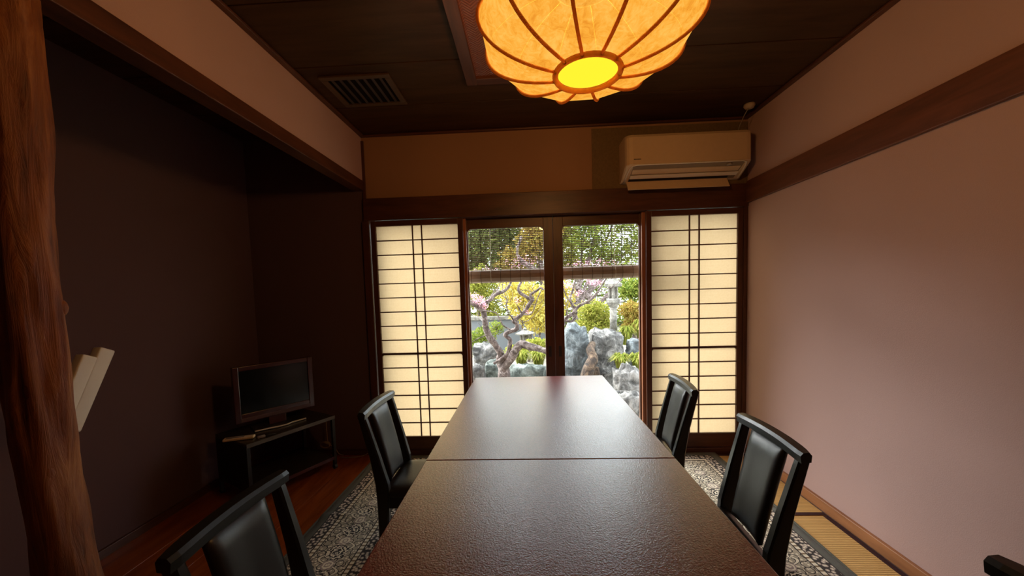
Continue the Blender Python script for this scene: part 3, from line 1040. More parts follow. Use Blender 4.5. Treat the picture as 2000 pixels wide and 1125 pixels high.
tube('base_trim', [(x, y - 0.003, 0.0075) for x, y in bp[:6]], 0.0052, M_silver, tv, 6, False)

rc = thing('remote_control', 'cream remote control lying on the near corner of the black rack', 'remote', (-1.868, 2.235, 0.4125), math.radians(20), local=True)
box('shell', -0.085, 0.085, -0.022, 0.022, 0.0, 0.017, plain('ivory', (0.86, 0.72, 0.52, 1), 0.4), rc, 0.006, 3)
box('keypad', -0.070, 0.030, -0.015, 0.015, 0.0172, 0.019, M_grey, rc, 0.0005)
sr = thing('small_adapter', 'small pale plug adapter next to the remote on the black rack', 'adapter', (-1.742, 2.262, 0.4125), math.radians(45), local=True)
box('shell', -0.022, 0.022, -0.012, 0.012, 0.0, 0.014, M_grey, sr, 0.004)
tube('lead', [(0.022, 0, 0.006), (0.05, 0.01, 0.004), (0.08, 0.0, 0.004)], 0.003, M_darkpl, sr, 6)

M_cord = plain('pale_cord', (0.32, 0.22, 0.15, 1), 0.6)
coil = [(-1.66, 2.87, 0.30), (-1.655, 2.865, 0.20), (-1.65, 2.86, 0.14)]
for k in range(20):
    a = k * 0.75
    coil.append((-1.665 + 0.040 * math.cos(a), 2.855 - 0.001 * k, 0.115 + 0.024 * math.sin(a)))
coil += [(-1.60, 2.86, 0.09), (-1.57, 2.87, 0.03), (-1.54, 2.885, 0.010)]
tag(tube('power_cord', smooth_path(coil, 3), 0.0030, M_cord, None, 6), 'coiled pale power cord hanging behind the black rack', 'cord')
fc_ = [(-1.545, 2.850, 0.0085), (-1.47, 2.845, 0.0085), (-1.38, 2.868, 0.0085), (-1.33, 2.888, 0.03), (-1.315, 2.888, 0.10)]
tag(tube('trailing_lead', smooth_path(fc_), 0.0035, M_cord, None, 6), 'pale cord running along the red floor beside the black rack', 'cord')

# ------------------------------------------------------------------ bamboo blinds outside the glass
M_reed = plain('reed', (0.15, 0.105, 0.055, 1), 0.7, 0.2, scale=60, var=0.3)
M_roll = wood('rolled_reed', (0.30, 0.22, 0.17, 1), (0.52, 0.40, 0.32, 1), 'X', 0.7, 10.0)
M_thread = plain('dark_thread', (0.06, 0.045, 0.03, 1), 0.8, 0.1)
M_string = plain('white_string', (0.75, 0.70, 0.58, 1), 0.8, 0.1)
def blind(x0, x1, zr, label, cordx):
    y = 3.12
    t = thing('bamboo_blind', label, 'blind', ((x0 + x1) / 2, y, zr), 0, 'half rolled reed blinds')
    V, Fc = [], []
    z = zr + 0.06
    while z < 1.98:
        zz = z + random.uniform(-0.0012, 0.0012)
        h = random.uniform(0.0026, 0.0036)
        tilt = random.uniform(-0.0012, 0.0012)
        a = len(V)
        for (xx, s) in ((x0, -1), (x1, 1)):
            for (dy, dz) in ((-h, 0), (0, h), (h, 0), (0, -h)):
                V.append((xx, y + dy, zz + dz + s * tilt))
        for k in range(4):
            k2 = (k + 1) % 4
            Fc.append((a + k, a + k2, a + 4 + k2, a + 4 + k))
        z += 0.0142
    o = mesh_obj('reeds', V, Fc, M_reed, t)
    o['kind'] = 'stuff'
    x = x0 + 0.03
    while x < x1:
        box('thread', x - 0.0016, x + 0.0016, y - 0.004, y + 0.004, zr + 0.05, 1.98, M_thread, t)
        x += 0.082
    # rolled part: a lumpy spiral roll
    ns = 20
    rings_ = [x0 + (x1 - x0) * i / 24 for i in range(25)]
    V, Fc = [], []
    for i, xx in enumerate(rings_):
        for k in range(ns):
            a = 2 * PI * k / ns
            r = 0.052 + 0.0022 * (k % 2) + 0.002 * noise.noise(Vector((xx * 4, math.cos(a), math.sin(a))))
            V.append((xx, y + 0.9 * r * math.cos(a), zr + r * math.sin(a)))
    for i in range(24):
        for k in range(ns):
            k2 = (k + 1) % ns
            Fc.append((i * ns + k, i * ns + k2, (i + 1) * ns + k2, (i + 1) * ns + k))
    Fc.append(tuple(range(ns - 1, -1, -1)))
    Fc.append(tuple(24 * ns + k for k in range(ns)))
    rl = mesh_obj('roll', V, Fc, M_roll, t)
    x = x0 + 0.03
    while x < x1:
        pts = [(x, y + 0.054 * 0.92 * math.cos(a), zr + 0.0565 * math.sin(a)) for a in [2 * PI * k / 16 for k in range(17)]]
        tube('binding_thread', pts, 0.0016, M_thread, rl, 4, False)
        x += 0.082
    pts = [(cordx, y - 0.056 * math.cos(a), zr + 0.058 * math.sin(a)) for a in [-0.9 + k * 2.2 / 8 for k in range(9)]] + [(cordx, y - 0.006, 1.98)]
    tube('pull_cord', pts, 0.0022, M_string, t, 5, False)
blind(-0.66, 0.182, 1.438, 'half-rolled reed blind outside the glass door over the gnarled plum', -0.300)
blind(0.262, 1.10, 1.444, 'half-rolled reed blind outside the glass door over the waterfall rock', 0.725)
struct(box('trim_13', -1.27, 1.70, 3.06, 3.16, 1.975, 2.03, M_dwoodx, None, 0.002))

# ------------------------------------------------------------------ garden
def leafmat(name, stops, trans=0.45):
    m = NT(name)
    g = m.n('ShaderNodeNewGeometry')
    c = m.ramp(g.outputs['Random Per Island'], stops)
    di = m.n('ShaderNodeBsdfDiffuse', {0: c})
    tr = m.n('ShaderNodeBsdfTranslucent', {0: c})
    mx = m.n('ShaderNodeMixShader', {0: trans, 1: di.outputs[0], 2: tr.outputs[0]})
    m.l(mx.outputs[0], m.out.inputs[0])
    return m.m

L_yel = leafmat('yellow_leaf', [(0.0, (0.36, 0.28, 0.05, 1)), (0.5, (0.62, 0.49, 0.11, 1)), (1.0, (0.50, 0.47, 0.14, 1))])
L_grn = leafmat('green_leaf', [(0.0, (0.078, 0.126, 0.021, 1)), (0.5, (0.187, 0.237, 0.042, 1)), (1.0, (0.328, 0.340, 0.072, 1))])
L_dgr = leafmat('deep_green_leaf', [(0.0, (0.055, 0.074, 0.024, 1)), (0.5, (0.125, 0.155, 0.042, 1)), (1.0, (0.234, 0.237, 0.072, 1))])
L_lime = leafmat('lime_leaf', [(0.0, (0.156, 0.192, 0.030, 1)), (0.5, (0.328, 0.340, 0.060, 1)), (1.0, (0.468, 0.414, 0.108, 1))])
L_org = leafmat('bronze_leaf', [(0.0, (0.234, 0.178, 0.042, 1)), (0.5, (0.406, 0.266, 0.072, 1)), (1.0, (0.351, 0.340, 0.072, 1))])
L_pink = leafmat('blossom', [(0.0, (0.62, 0.22, 0.34, 1)), (0.5, (0.78, 0.40, 0.50, 1)), (1.0, (0.85, 0.62, 0.66, 1))])
L_grass = leafmat('grass_blade', [(0.0, (0.125, 0.178, 0.030, 1)), (0.5, (0.281, 0.311, 0.054, 1)), (1.0, (0.452, 0.414, 0.120, 1))])

def leaves(name, mat, parent, blobs, n, size, stuff=True):
    """n small rhombic leaves spread through a set of ellipsoids (centre, radii)"""
    vol = np.array([b[1][0] * b[1][1] * b[1][2] for b in blobs]) ** 0.75
    pick = rng.choice(len(blobs), n, p=vol / vol.sum())
    C = np.array([b[0][:] for b in blobs])[pick]
    Rr = np.array([b[1] for b in blobs])[pick]
    d = rng.normal(size=(n, 3))
    d /= np.linalg.norm(d, axis=1)[:, None]
    rad = rng.random(n) ** 0.45
    clump = 1 + 0.18 * np.sin(d[:, :1] * 7 + C[:, :1] * 5) * np.sin(d[:, 2:] * 8)
    p = C + d * Rr * rad[:, None] * clump
    a = d + rng.normal(size=(n, 3)) * 0.9
    a /= np.linalg.norm(a, axis=1)[:, None]
    b = np.cross(a, rng.normal(size=(n, 3)))
    b /= np.linalg.norm(b, axis=1)[:, None] + 1e-9
    s = size * rng.uniform(0.6, 1.3, n)[:, None]
    V = np.stack([p - a * s, p + b * s * 0.45, p + a * s, p - b * s * 0.45], 1).reshape(-1, 3)
    return quads(name, V, mat, parent, stuff)

def quads(name, V, mat, parent, stuff=True):
    n = len(V) // 4
    me = bpy.data.meshes.new(name)
    me.vertices.add(len(V))
    me.vertices.foreach_set('co', V.astype(np.float32).ravel())
    me.loops.add(4 * n)
    me.loops.foreach_set('vertex_index', np.arange(4 * n, dtype=np.int32))
    me.polygons.add(n)
    me.polygons.foreach_set('loop_start', np.arange(0, 4 * n, 4, dtype=np.int32))
    me.update(calc_edges=True)
    o = link(name, me, mat, parent)
    if stuff:
        o['kind'] = 'stuff'
    return o

def rockmat(name, c1, c2, c3, sc=7.0):
    m = NT(name)
    co = m.coord()
    a = m.noise(co, sc, 8, 0.65, 0.8)
    wv = m.n('ShaderNodeTexWave', {'Vector': co, 'Scale': sc * 1.3, 'Distortion': 9.0, 'Detail': 4.0, 'Detail Scale': 2.0}).outputs[1]
    c = m.ramp(m.math('ADD', m.math('MULTIPLY', a, 0.97), m.math('MULTIPLY', wv, 0.03)), [(0.36, c1), (0.5, c2), (0.64, c3)])
    m.l(c, m.b.inputs['Base Color'])
    m.set(Roughness=0.85)
    m.bump(a, 0.9, 0.05)
    return m.m

R_grey = rockmat('grey_rock', (0.03, 0.028, 0.026, 1), (0.10, 0.095, 0.09, 1), (0.28, 0.265, 0.25, 1))
R_blue = rockmat('blue_rock', (0.035, 0.04, 0.042, 1), (0.105, 0.122, 0.13, 1), (0.27, 0.30, 0.31, 1))
R_green = rockmat('green_rock', (0.03, 0.038, 0.032, 1), (0.095, 0.112, 0.10, 1), (0.23, 0.26, 0.24, 1))
R_wet = rockmat('wet_rock', (0.02, 0.012, 0.008, 1), (0.07, 0.04, 0.022, 1), (0.20, 0.13, 0.08, 1), 12)
R_lant = rockmat('lantern_stone', (0.11, 0.10, 0.085, 1), (0.22, 0.205, 0.175, 1), (0.34, 0.315, 0.275, 1), 14)
M_bark = rockmat('plum_bark', (0.045, 0.03, 0.025, 1), (0.14, 0.10, 0.09, 1), (0.34, 0.28, 0.26, 1), 16)
M_soil = rockmat('garden_soil', (0.17, 0.155, 0.115, 1), (0.30, 0.275, 0.21, 1), (0.42, 0.395, 0.32, 1), 6)

GZ = -0.30
def ground():
    n = 50
    V, Fc = [], []
    for j in range(n + 1):
        for i in range(n + 1):
            x = -9 + 20 * i / n
            y = 3.06 + 12 * j / n
            z = GZ + 0.04 * noise.noise(Vector((x, y, 0))) + 0.05 * max(0, y - 5)
            V.append((x, y, z))
    for j in range(n):
        for i in range(n):
            a = j * (n + 1) + i
            Fc.append((a, a + 1, a + n + 2, a + n + 1))
    struct(mesh_obj('ground', V, Fc, M_soil, None, True))
ground()
def gz(y):
    return GZ + 0.05 * max(0, y - 5)

def rock(u0, u1, v0, v1, y, mat, label, seed, deep=0.8, boxy=0.5, to_ground=False):
    """boulder whose visible front spans the given photograph rectangle at distance y"""
    a, b_ = P(u0, v1, y), P(u1, v0, y)
    zlo = min(a.z, gz(y)) if to_ground else a.z - 0.06
    c_ = Vector(((a.x + b_.x) / 2, y + 0.2, (zlo + b_.z) / 2))
    h = Vector((abs(b_.x - a.x) / 2, abs(b_.x - a.x) / 2 * deep, (b_.z - zlo) / 2))
    bm = bmesh.new()
    bmesh.ops.create_icosphere(bm, subdivisions=4, radius=1.0)
    for v in bm.verts:
        d_ = v.co.copy()
        mxx = max(abs(d_.x), abs(d_.y), abs(d_.z))
        d_ = d_.lerp(d_ / mxx, boxy)
        k = 1 + 0.20 * noise.noise(d_ * 1.3 + Vector((seed, 0, 0))) + 0.15 * noise.noise(d_ * 3.1 + Vector((0, seed, 0))) - 0.13 * abs(noise.noise(d_ * 4.5 + Vector((0, 0, seed)))) + 0.05 * noise.noise(d_ * 11 + Vector((seed, 0, seed)))
        d_ *= k * 0.93
        v.co = Vector((c_.x + d_.x * h.x, c_.y + d_.y * h.y, c_.z + d_.z * h.z))
    return tag(bm_obj('boulder', bm, mat, None, True), label, 'rock', 'garden boulders')

rock(1098, 1156, 626, 760, 5.2, R_blue, 'tall blue-grey waterfall boulder at the centre of the garden view', 1.3, 0.9, 0.45, True)
rock(1153, 1224, 643, 770, 5.4, R_grey, 'big square grey boulder below the stone lantern', 4.1, 0.8, 0.75, True)
rock(1138, 1164, 655, 690, 5.7, R_green, 'flat greenish slab bridging the two waterfall boulders', 6.2, 1.0, 0.7)
rock(1228, 1268, 662, 712, 5.3, R_blue, 'pale bluish boulder at the right edge of the garden', 8.8, 0.9, 0.4)
rock(1203, 1262, 716, 800, 4.4, R_grey, 'rough grey boulder at the lower right, beside the basin', 11.5, 0.9, 0.5, True)
rock(1213, 1275, 772, 840, 3.9, R_grey, 'low brownish stone nearest the right glass door', 15.1, 0.8, 0.4)
rock(918, 976, 672, 722, 5.6, R_grey, 'rounded grey boulder behind the plum trunk', 19.7, 0.8, 0.5)
rock(942, 982, 708, 752, 4.9, R_green, 'dark green-grey stone at the foot of the plum', 23.3, 0.8, 0.5, True)
rock(992, 1072, 712, 758, 5.0, R_green, 'long flat greenish stone right of the plum trunk', 27.9, 0.6, 0.6, True)
rock(912, 946, 716, 760, 4.7, R_grey, 'small grey stone at the left edge of the glass', 31.4, 0.8, 0.4)
rock(1178, 1212, 722, 790, 5.0, R_grey, 'pale crumbly stone between the big boulder and the basin', 37.0, 0.8, 0.4, True)
rock(1148, 1180, 716, 775, 4.95, R_wet, 'wet dark brown stone under the little waterfall', 41.0, 0.7, 0.3)
wf = P(1156, 690, 5.1)
tag(tube('waterfall_rill', smooth_path([P(1157, 672, 5.35), P(1153, 684, 5.1), P(1158, 700, 5.0), P(1150, 720, 4.9), P(1144, 745, 4.85)]), [0.05, 0.06, 0.07, 0.08, 0.09], R_wet, None, 8), 'dark wet rill running down between the waterfall boulders', 'rill')
bs = thing('stone_basin', 'dark stone water basin at the foot of the rough grey boulder', 'basin', P(1216, 778, 4.25))
bc = P(1216, 768, 4.25)
lathe('bowl', [(0.02, -0.12), (0.09, -0.11), (0.12, -0.02), (0.125, 0.0), (0.110, 0.0), (0.10, -0.03)], 24, R_grey, bs, bc)
lathe('water', [(0.105, -0.018), (0.105, -0.016)], 24, plain('dark_water', (0.02, 0.022, 0.018, 1), 0.05, 0.5), bs, bc)

# grass tufts
def tuft(u, v, y, r, hgt, n, label):
    c_ = P(u, v, y)
    ang = rng.uniform(0, 2 * PI, n)
    rr = r * np.sqrt(rng.random(n)) * 0.6
    base = np.stack([c_.x + rr * np.cos(ang), c_.y + rr * np.sin(ang), np.full(n, c_.z - hgt * 0.5)], 1)
    lean = rng.uniform(0.2, 1.0, n)
    out = np.stack([np.cos(ang), np.sin(ang), np.zeros(n)], 1)
    h = hgt * rng.uniform(0.7, 1.2, n)
    mid = base + out * (lean * r * 0.6)[:, None] + np.array([0, 0, 1.0]) * (h * 0.85)[:, None]
    tip = base + out * (lean * r * 1.6)[:, None] + np.array([0, 0, 1.0]) * (h * (1.0 - 0.45 * lean))[:, None]
    sd_ = np.stack([-np.sin(ang), np.cos(ang), np.zeros(n)], 1) * 0.007
    V = np.concatenate([np.stack([base - sd_, base + sd_, mid + sd_, mid - sd_], 1).reshape(-1, 3), np.stack([mid - sd_, mid + sd_, tip + sd_ * .2, tip - sd_ * .2], 1).reshape(-1, 3)])
    t = thing('grass_tuft', label, 'grass', (c_.x, c_.y, c_.z - hgt * 0.5), 0, 'arching grass tufts')
    quads('blades', V, L_grass, t)

tuft(1018, 700, 5.45, 0.10, 0.24, 260, 'bright green arching grass between the plum and the glass door post')
tuft(1052, 700, 5.6, 0.11, 0.24, 260, 'bright green arching grass above the long flat stone')
tuft(1211, 704, 5.0, 0.09, 0.20, 220, 'yellow-tinged arching grass on the big square boulder')
tuft(1246, 706, 4.95, 0.09, 0.22, 220, 'green arching grass at the right edge above the rough boulder')
tuft(1224, 655, 5.95, 0.10, 0.30, 260, 'long-leaved green grass below the bronze bush')
tuft(1252, 642, 5.9, 0.09, 0.30, 240, 'long-leaved green grass at the right edge beside the bluish boulder')

# shrubs
def shrub(name, label, mat, blobs, n, size, stem_base, cat='shrub', group='garden shrubs'):
    """blobs: (u, v, y, rx_px, rz_px)"""
    bl_ = []
    for (u, v, y, ru, rv) in blobs:
        c_ = P(u, v, y)
        s = y / F_PX
        bl_.append((c_, (ru * s, ru * s * 0.8, rv * s)))
    c0 = bl_[0][0]
    t = thing(name, label, cat, (c0.x, c0.y, gz(c0.y)), 0, group)
    leaves('foliage', mat, t, bl_, n, size)
    for i, (c_, r) in enumerate(bl_):
        b0 = Vector((c0.x + (c_.x - c0.x) * 0.3, c0.y, gz(c0.y) - 0.02))
        tube('stem', smooth_path([b0, b0.lerp(c_, 0.55) + Vector((0.05, 0, 0.02)), c_]), [0.03] * 5 + [0.022] * 4 + [0.016] * 4, M_bark, t, 6)
    return t

shrub('azalea_bush', 'lime green azalea bush beside the stone lantern', L_lime, [(1156, 605, 6.6, 34, 20), (1150, 635, 6.55, 30, 18), (1180, 628, 6.6, 18, 22)], 5200, 0.024, None)
shrub('azalea_bush', 'bronze and orange azalea bush right of the stone lantern', L_org, [(1236, 606, 6.7, 28, 18), (1242, 632, 6.7, 24, 20), (1226, 642, 6.65, 14, 12)], 5200, 0.024, None)
shrub('leafy_bush', 'bright green leafy bush behind the top of the lantern', L_grn, [(1232, 566, 7.0, 32, 22), (1262, 560, 7.0, 34, 26)], 3600, 0.030, None)
shrub('pine_shrub', 'feathery pale green shrub left of the plum trunk', L_grn, [(925, 665, 6.7, 22, 18), (948, 652, 6.8, 24, 16), (908, 690, 6.6, 18, 18), (970, 640, 7.0, 16, 14)], 4200, 0.020, None)
shrub('low_bush', 'low green bush below the small stone lantern', L_lime, [(1045, 672, 6.3, 28, 12), (1010, 684, 6.25, 26, 12)], 2600, 0.022, None)
shrub('yellow_shrub', 'tall golden shrub behind the plum branches', L_yel, [(1030, 590, 7.6, 42, 42), (1055, 625, 7.4, 34, 30), (1005, 570, 7.8, 36, 32), (1090, 575, 7.8, 36, 36)], 8200, 0.034, None)
shrub('yellow_shrub', 'yellow-green shrub behind the left plum blossom', L_lime, [(930, 560, 9.3, 46, 40), (955, 600, 9.3, 30, 30)], 6200, 0.034, None)

# trees beyond
def tree(name, label, mat, blobs, n, size, trunk, group='trees behind the garden'):
    bl_ = []
    for (u, v, y, ru, rv) in blobs:
        c_ = P(u, v, y)
        s = y / F_PX
        bl_.append((c_, (ru * s, ru * s * 0.7, rv * s)))
    c0 = bl_[0][0]
    base = Vector((P(trunk, 500, c0.y).x, c0.y, gz(c0.y) - 0.02))
    t = thing(name, label, 'tree', base, 0, group)
    leaves('foliage', mat, t, bl_, n, size)
    tube('trunk', smooth_path([base, base + Vector((0.05, 0, 1.2)), c0, c0 + Vector((0, 0, 0.6))], 4), [0.09] * 5 + [0.06] * 4 + [0.03] * 4, M_bark, t, 8)
    for c_, r in bl_[1:]:
        tube('branch', smooth_path([base + Vector((0.03, 0, 0.9)), base.lerp(c_, 0.6) + Vector((0, 0, 0.3)), c_], 4), [0.05] * 4 + [0.03] * 5, M_bark, t, 6)

tree('evergreen_tree', 'dark evergreen tree behind the left reed blind', L_dgr, [(930, 480, 10.5, 80, 60), (870, 520, 10.5, 70, 70), (975, 455, 10.8, 60, 40), (960, 400, 10.8, 70, 50)], 17000, 0.060, 930)
tree('autumn_tree', 'orange-tinted tree behind the left reed blind near the door post', L_org, [(1045, 475, 9.6, 40, 40), (1056, 430, 9.6, 44, 50), (1010, 510, 9.6, 40, 30)], 8500, 0.048, 1058)
tree('maple_tree', 'loose green tree with sky gaps behind the right reed blind', L_grn, [(1160, 475, 10.2, 46, 40), (1195, 500, 10.4, 46, 26), (1142, 440, 10.2, 30, 50), (1240, 470, 10.4, 40, 40), (1200, 430, 10.6, 60, 26)], 6500, 0.048, 1122)
tree('pink_plum_tree', 'distant pink blossoming tree low behind the reed blinds', L_pink, [(1020, 512, 8.8, 40, 14), (1150, 520, 8.8, 60, 16), (950, 530, 8.6, 30, 10), (1225, 530, 8.9, 36, 12)], 800, 0.024, 1150)
shrub('hedge', 'long tall green hedge running right across behind the garden', L_grn, [(u, v, 12.6, 62, 52) for u in range(666, 1490, 82) for v in (545, 628)], 42000, 0.058, None, 'hedge', None)
tree('maple_tree', 'yellow-green tree directly behind the glass door post', L_lime, [(1098, 470, 11.2, 40, 40), (1090, 430, 11.2, 40, 50), (1112, 515, 11.2, 34, 24)], 7000, 0.052, 1085)

# grey garden wall
gw = thing('garden_wall', 'pale grey plaster garden wall seen low behind the plum', 'wall', (-1.3, 8.6, gz(8.6)))
a_, b2 = P(860, 640, 8.6), P(1075, 622, 8.6)
box('wall_body', a_.x, b2.x, 8.6, 8.75, gz(8.6) - 0.05, b2.z, plaster('garden_plaster', (0.16, 0.17, 0.18, 1)), gw)
box('coping', a_.x - 0.03, b2.x + 0.03, 8.55, 8.80, b2.z, b2.z + 0.08, R_lant, gw, 0.01)

# stone lanterns
def lantern(u, vtop, vbot, y, wpx, label, short=False):
    t_, b_ = P(u, vtop, y), P(u, vbot, y)
    H = t_.z - b_.z
    W = wpx * y / F_PX / 2
    base = Vector((t_.x, y, b_.z))
    t = thing('stone_lantern', label, 'lantern', base, 0, 'stone lanterns')
    def ngon(nm, prof, seg=6):
        return lathe(nm, [(r * W, z * H) for r, z in prof], seg, R_lant, t, base, False, 0.3)
    if not short:
        ngon('base_stone', [(1.0, 0), (1.0, 0.06), (0.7, 0.10)])
        lathe('pillar', [(0.45 * W, 0.10 * H), (0.42 * W, 0.26 * H), (0.50 * W, 0.28 * H), (0.42 * W, 0.30 * H), (0.42 * W, 0.46 * H)], 16, R_lant, t, base)
        ngon('platform', [(0.5, 0.46), (0.95, 0.53), (0.95, 0.57), (0.7, 0.59)])
        z0_, z1_ = 0.59, 0.76
    else:
        for k in range(3):
            a = 0.5 + k * 2 * PI / 3
            tube('foot', [base + Vector((W * 0.8 * math.cos(a), W * 0.8 * math.sin(a), 0)), base + Vector((W * 0.55 * math.cos(a), W * 0.55 * math.sin(a), 0.25 * H)), base + Vector((W * 0.35 * math.cos(a), W * 0.35 * math.sin(a), 0.38 * H))], [W * .14, W * .12, W * .12], R_lant, t, 8)
        ngon('platform', [(0.45, 0.36), (0.7, 0.40), (0.7, 0.44)])
        z0_, z1_ = 0.44, 0.68
    # light chamber: six corner posts around a dark core
    for k in range(6):
        a = 0.3 + k * PI / 3
        c_ = base + Vector((0.52 * W * math.cos(a), 0.52 * W * math.sin(a), 0))
        tube('chamber_post', [c_ + Vector((0, 0, z0_ * H)), c_ + Vector((0, 0, z1_ * H))], 0.12 * W, R_lant, t, 6, False)
    ngon('chamber_core', [(0.42, z0_), (0.42, z1_)])
    roofz = z1_
    ngon('roof', [(0.6, roofz), (1.15, roofz + 0.01), (1.18, roofz + 0.05), (0.75, roofz + 0.10), (0.3, roofz + 0.16)])
    lathe('finial', [(0.18 * W, (roofz + 0.155) * H), (0.26 * W, (roofz + 0.18) * H), (0.22 * W, (roofz + 0.215) * H), (0.03 * W, (roofz + 0.25) * H)], 12, R_lant, t, base)

lantern(1197, 530, 658, 6.05, 32, 'tall pale stone lantern among the azaleas in the right glass door')
lantern(1025, 636, 690, 6.7, 34, 'low three-footed stone lantern behind the plum tree', True)

# gnarled plum trees
def branch(tree_, pts, y0, y1, r0, r1, nm='branch', wig=0.35):
    n_ = len(pts)
    r0, r1 = r0 * 0.82, r1 * 0.82
    W3 = [P(u, v, y0 + (y1 - y0) * i / (n_ - 1)) for i, (u, v) in enumerate(pts)]
    sp_ = smooth_path(W3, 5)
    rad = []
    out = []
    for i, p in enumerate(sp_):
        f = i / (len(sp_) - 1)
        r = r0 + (r1 - r0) * f
        rad.append(r * (1 + 0.22 * noise.noise(p * 9.0)))
        out.append(p + Vector((noise.noise(p * 7), noise.noise(p * 7 + Vector((5, 0, 0))), noise.noise(p * 7 + Vector((0, 9, 0))))) * r * wig)
    return tube(nm, out, rad, M_bark, tree_, 10 if r0 > 0.03 else 6)

pb = P(985, 742, 4.75)
pt_ = thing('plum_tree', 'gnarled old plum tree with twisted grey branches in the left glass door', 'tree', (pb.x, 4.75, gz(4.75)))
tube('trunk', smooth_path([(pb.x + 0.02, 4.78, gz(4.75) - 0.03), pb, P(984, 722, 4.75), P(979, 708, 4.75)]), [0.10, 0.085, 0.075, 0.062], M_bark, pt_, 12)
branch(pt_, [(980, 716), (974, 700), (978, 690), (966, 672), (953, 652), (947, 628), (944, 608), (932, 597), (916, 590)], 4.75, 4.5, 0.062, 0.036)
branch(pt_, [(932, 599), (946, 592), (958, 585), (968, 575), (982, 569), (992, 561), (1000, 546), (1010, 534)], 4.55, 4.8, 0.034, 0.018)
branch(pt_, [(984, 722), (994, 706), (1004, 690), (1016, 674), (1036, 677), (1052, 682), (1072, 688), (1090, 684)], 4.72, 4.4, 0.072, 0.040)
branch(pt_, [(976, 706), (989, 694), (995, 680), (996, 664), (986, 655), (994, 648), (1008, 643), (1010, 632), (1004, 626), (1016, 617), (1026, 606), (1034, 594), (1042, 584)], 4.68, 4.5, 0.036, 0.030)
branch(pt_, [(1040, 586), (1026, 578), (1014, 570), (1013, 560), (1018, 548), (1012, 530)], 4.5, 4.6, 0.028, 0.018)
branch(pt_, [(1042, 584), (1036, 576), (1048, 568), (1056, 562), (1062, 566)], 4.5, 4.45, 0.022, 0.014)
branch(pt_, [(1008, 630), (1000, 622), (992, 610), (989, 594), (990, 584), (978, 576)], 4.5, 4.3, 0.013, 0.006, wig=0.8)
branch(pt_, [(1020, 614), (1036, 614), (1044, 602), (1050, 582), (1060, 562)], 4.48, 4.4, 0.011, 0.006, wig=0.8)
branch(pt_, [(998, 644), (982, 635), (976, 622), (968, 611), (950, 608), (934, 606)], 4.6, 4.4, 0.012, 0.005, wig=0.8)
branch(pt_, [(1020, 630), (1034, 624), (1048, 612), (1064, 594)], 4.5, 4.45, 0.007, 0.003, wig=1.0)
branch(pt_, [(960, 585), (975, 592), (990, 602), (1000, 616)], 4.6, 4.5, 0.006, 0.003, wig=1.0)
branch(pt_, [(968, 574), (974, 560), (980, 546)], 4.7, 4.8, 0.010, 0.005)
branch(pt_, [(1010, 634), (1012, 642), (1016, 646)], 4.5, 4.5, 0.008, 0.003)
branch(pt_, [(964, 710), (976, 702), (988, 692)], 4.6, 4.66, 0.020, 0.022)
branch(pt_, [(922, 668), (936, 660), (950, 654)], 4.5, 4.6, 0.004, 0.008)
branch(pt_, [(918, 600), (940, 606), (960, 606)], 4.3, 4.4, 0.004, 0.003)
branch(pt_, [(1020, 612), (1014, 604), (1012, 598)], 4.5, 4.5, 0.012, 0.008)
leaves('blossom', L_pink, pt_, [(P(936, 586, 4.5), (0.09, 0.09, 0.07)), (P(946, 596, 4.5), (0.05, 0.06, 0.05)), (P(926, 578, 4.5), (0.06, 0.06, 0.05)), (P(1032, 610, 4.5), (0.04, 0.04, 0.03)), (P(1010, 586, 4.6), (0.06, 0.05, 0.05))], 420, 0.011)

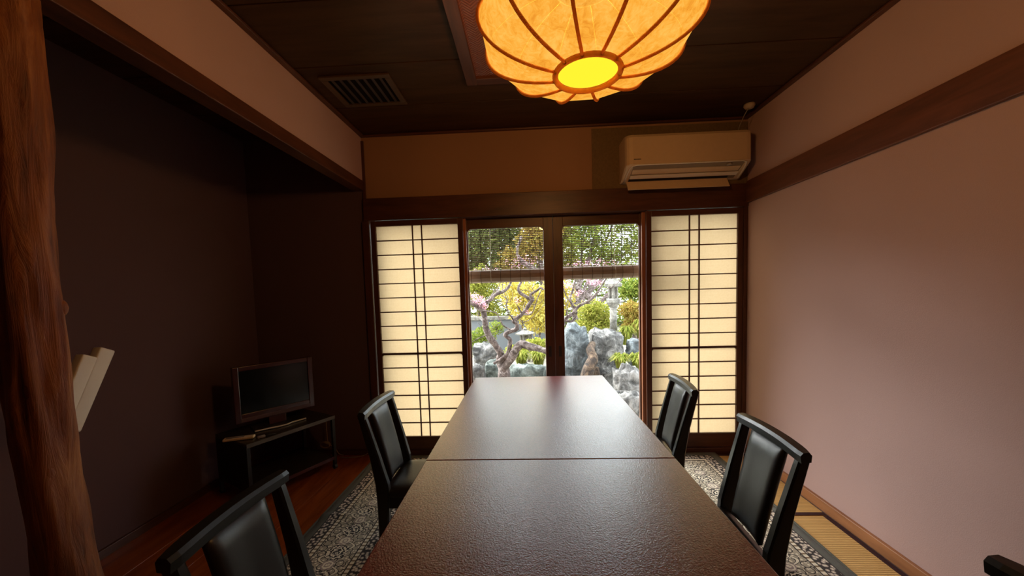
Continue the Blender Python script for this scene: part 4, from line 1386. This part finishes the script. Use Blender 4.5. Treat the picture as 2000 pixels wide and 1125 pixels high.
pb = P(1085, 690, 4.9)
p2 = thing('plum_tree', 'slender plum tree with pink buds reaching across the right glass door', 'tree', (pb.x, 4.9, gz(4.9)))
tube('trunk', smooth_path([(pb.x, 4.9, gz(4.9) - 0.03), pb, P(1090, 650, 4.9), P(1100, 628, 4.9)]), [0.07] * 6 + [0.055] * 6 + [0.045] * 6 + [0.036], M_bark, p2, 10)
branch(p2, [(1096, 632), (1108, 620), (1120, 612), (1126, 602), (1138, 594), (1152, 587), (1166, 572), (1174, 558), (1184, 544)], 4.9, 4.7, 0.032, 0.014)
branch(p2, [(1124, 604), (1117, 594), (1114, 582), (1119, 566), (1124, 548), (1128, 534)], 4.85, 4.9, 0.024, 0.014)
branch(p2, [(1116, 592), (1106, 578), (1100, 562)], 4.85, 4.8, 0.015, 0.008)
branch(p2, [(1104, 626), (1116, 628), (1124, 620), (1126, 608)], 4.88, 4.85, 0.022, 0.012)
branch(p2, [(1140, 592), (1152, 592), (1162, 585)], 4.8, 4.75, 0.010, 0.004)
branch(p2, [(1138, 590), (1142, 574), (1146, 556), (1152, 540)], 4.8, 4.9, 0.014, 0.006)
branch(p2, [(1168, 570), (1184, 566), (1202, 556), (1216, 544)], 4.7, 4.6, 0.008, 0.004)
branch(p2, [(1142, 572), (1158, 560), (1176, 548)], 4.8, 4.7, 0.007, 0.004)
leaves('blossom', L_pink, p2, [(P(1130, 572, 4.9), (0.07, 0.06, 0.05)), (P(1162, 552, 4.8), (0.11, 0.08, 0.04)), (P(1110, 556, 4.9), (0.08, 0.06, 0.06)), (P(1150, 545, 4.9), (0.08, 0.06, 0.04))], 380, 0.011)

rnd = random.Random(11)
def twigs(tree_, starts, y, n):
    for _ in range(n):
        u, v = rnd.choice(starts)
        a = rnd.uniform(-2.7, -0.4)
        pts = [(u, v)]
        for k in range(3):
            a += rnd.uniform(-0.7, 0.7)
            L_ = rnd.uniform(7, 13)
            u, v = u + L_ * math.cos(a), v + L_ * math.sin(a)
            pts.append((u, v))
        branch(tree_, pts, y, y + rnd.uniform(-0.3, 0.3), rnd.uniform(0.005, 0.008), 0.002, 'twig', 1.2)
twigs(pt_, [(966, 672), (953, 652), (947, 628), (944, 608), (958, 585), (982, 569), (1036, 677), (1052, 682), (1008, 643), (1016, 617), (1034, 594), (1042, 584), (1014, 570), (990, 592)], 4.6, 26)
twigs(p2, [(1108, 620), (1126, 602), (1138, 594), (1152, 587), (1166, 572), (1114, 582), (1119, 566)], 4.85, 14)
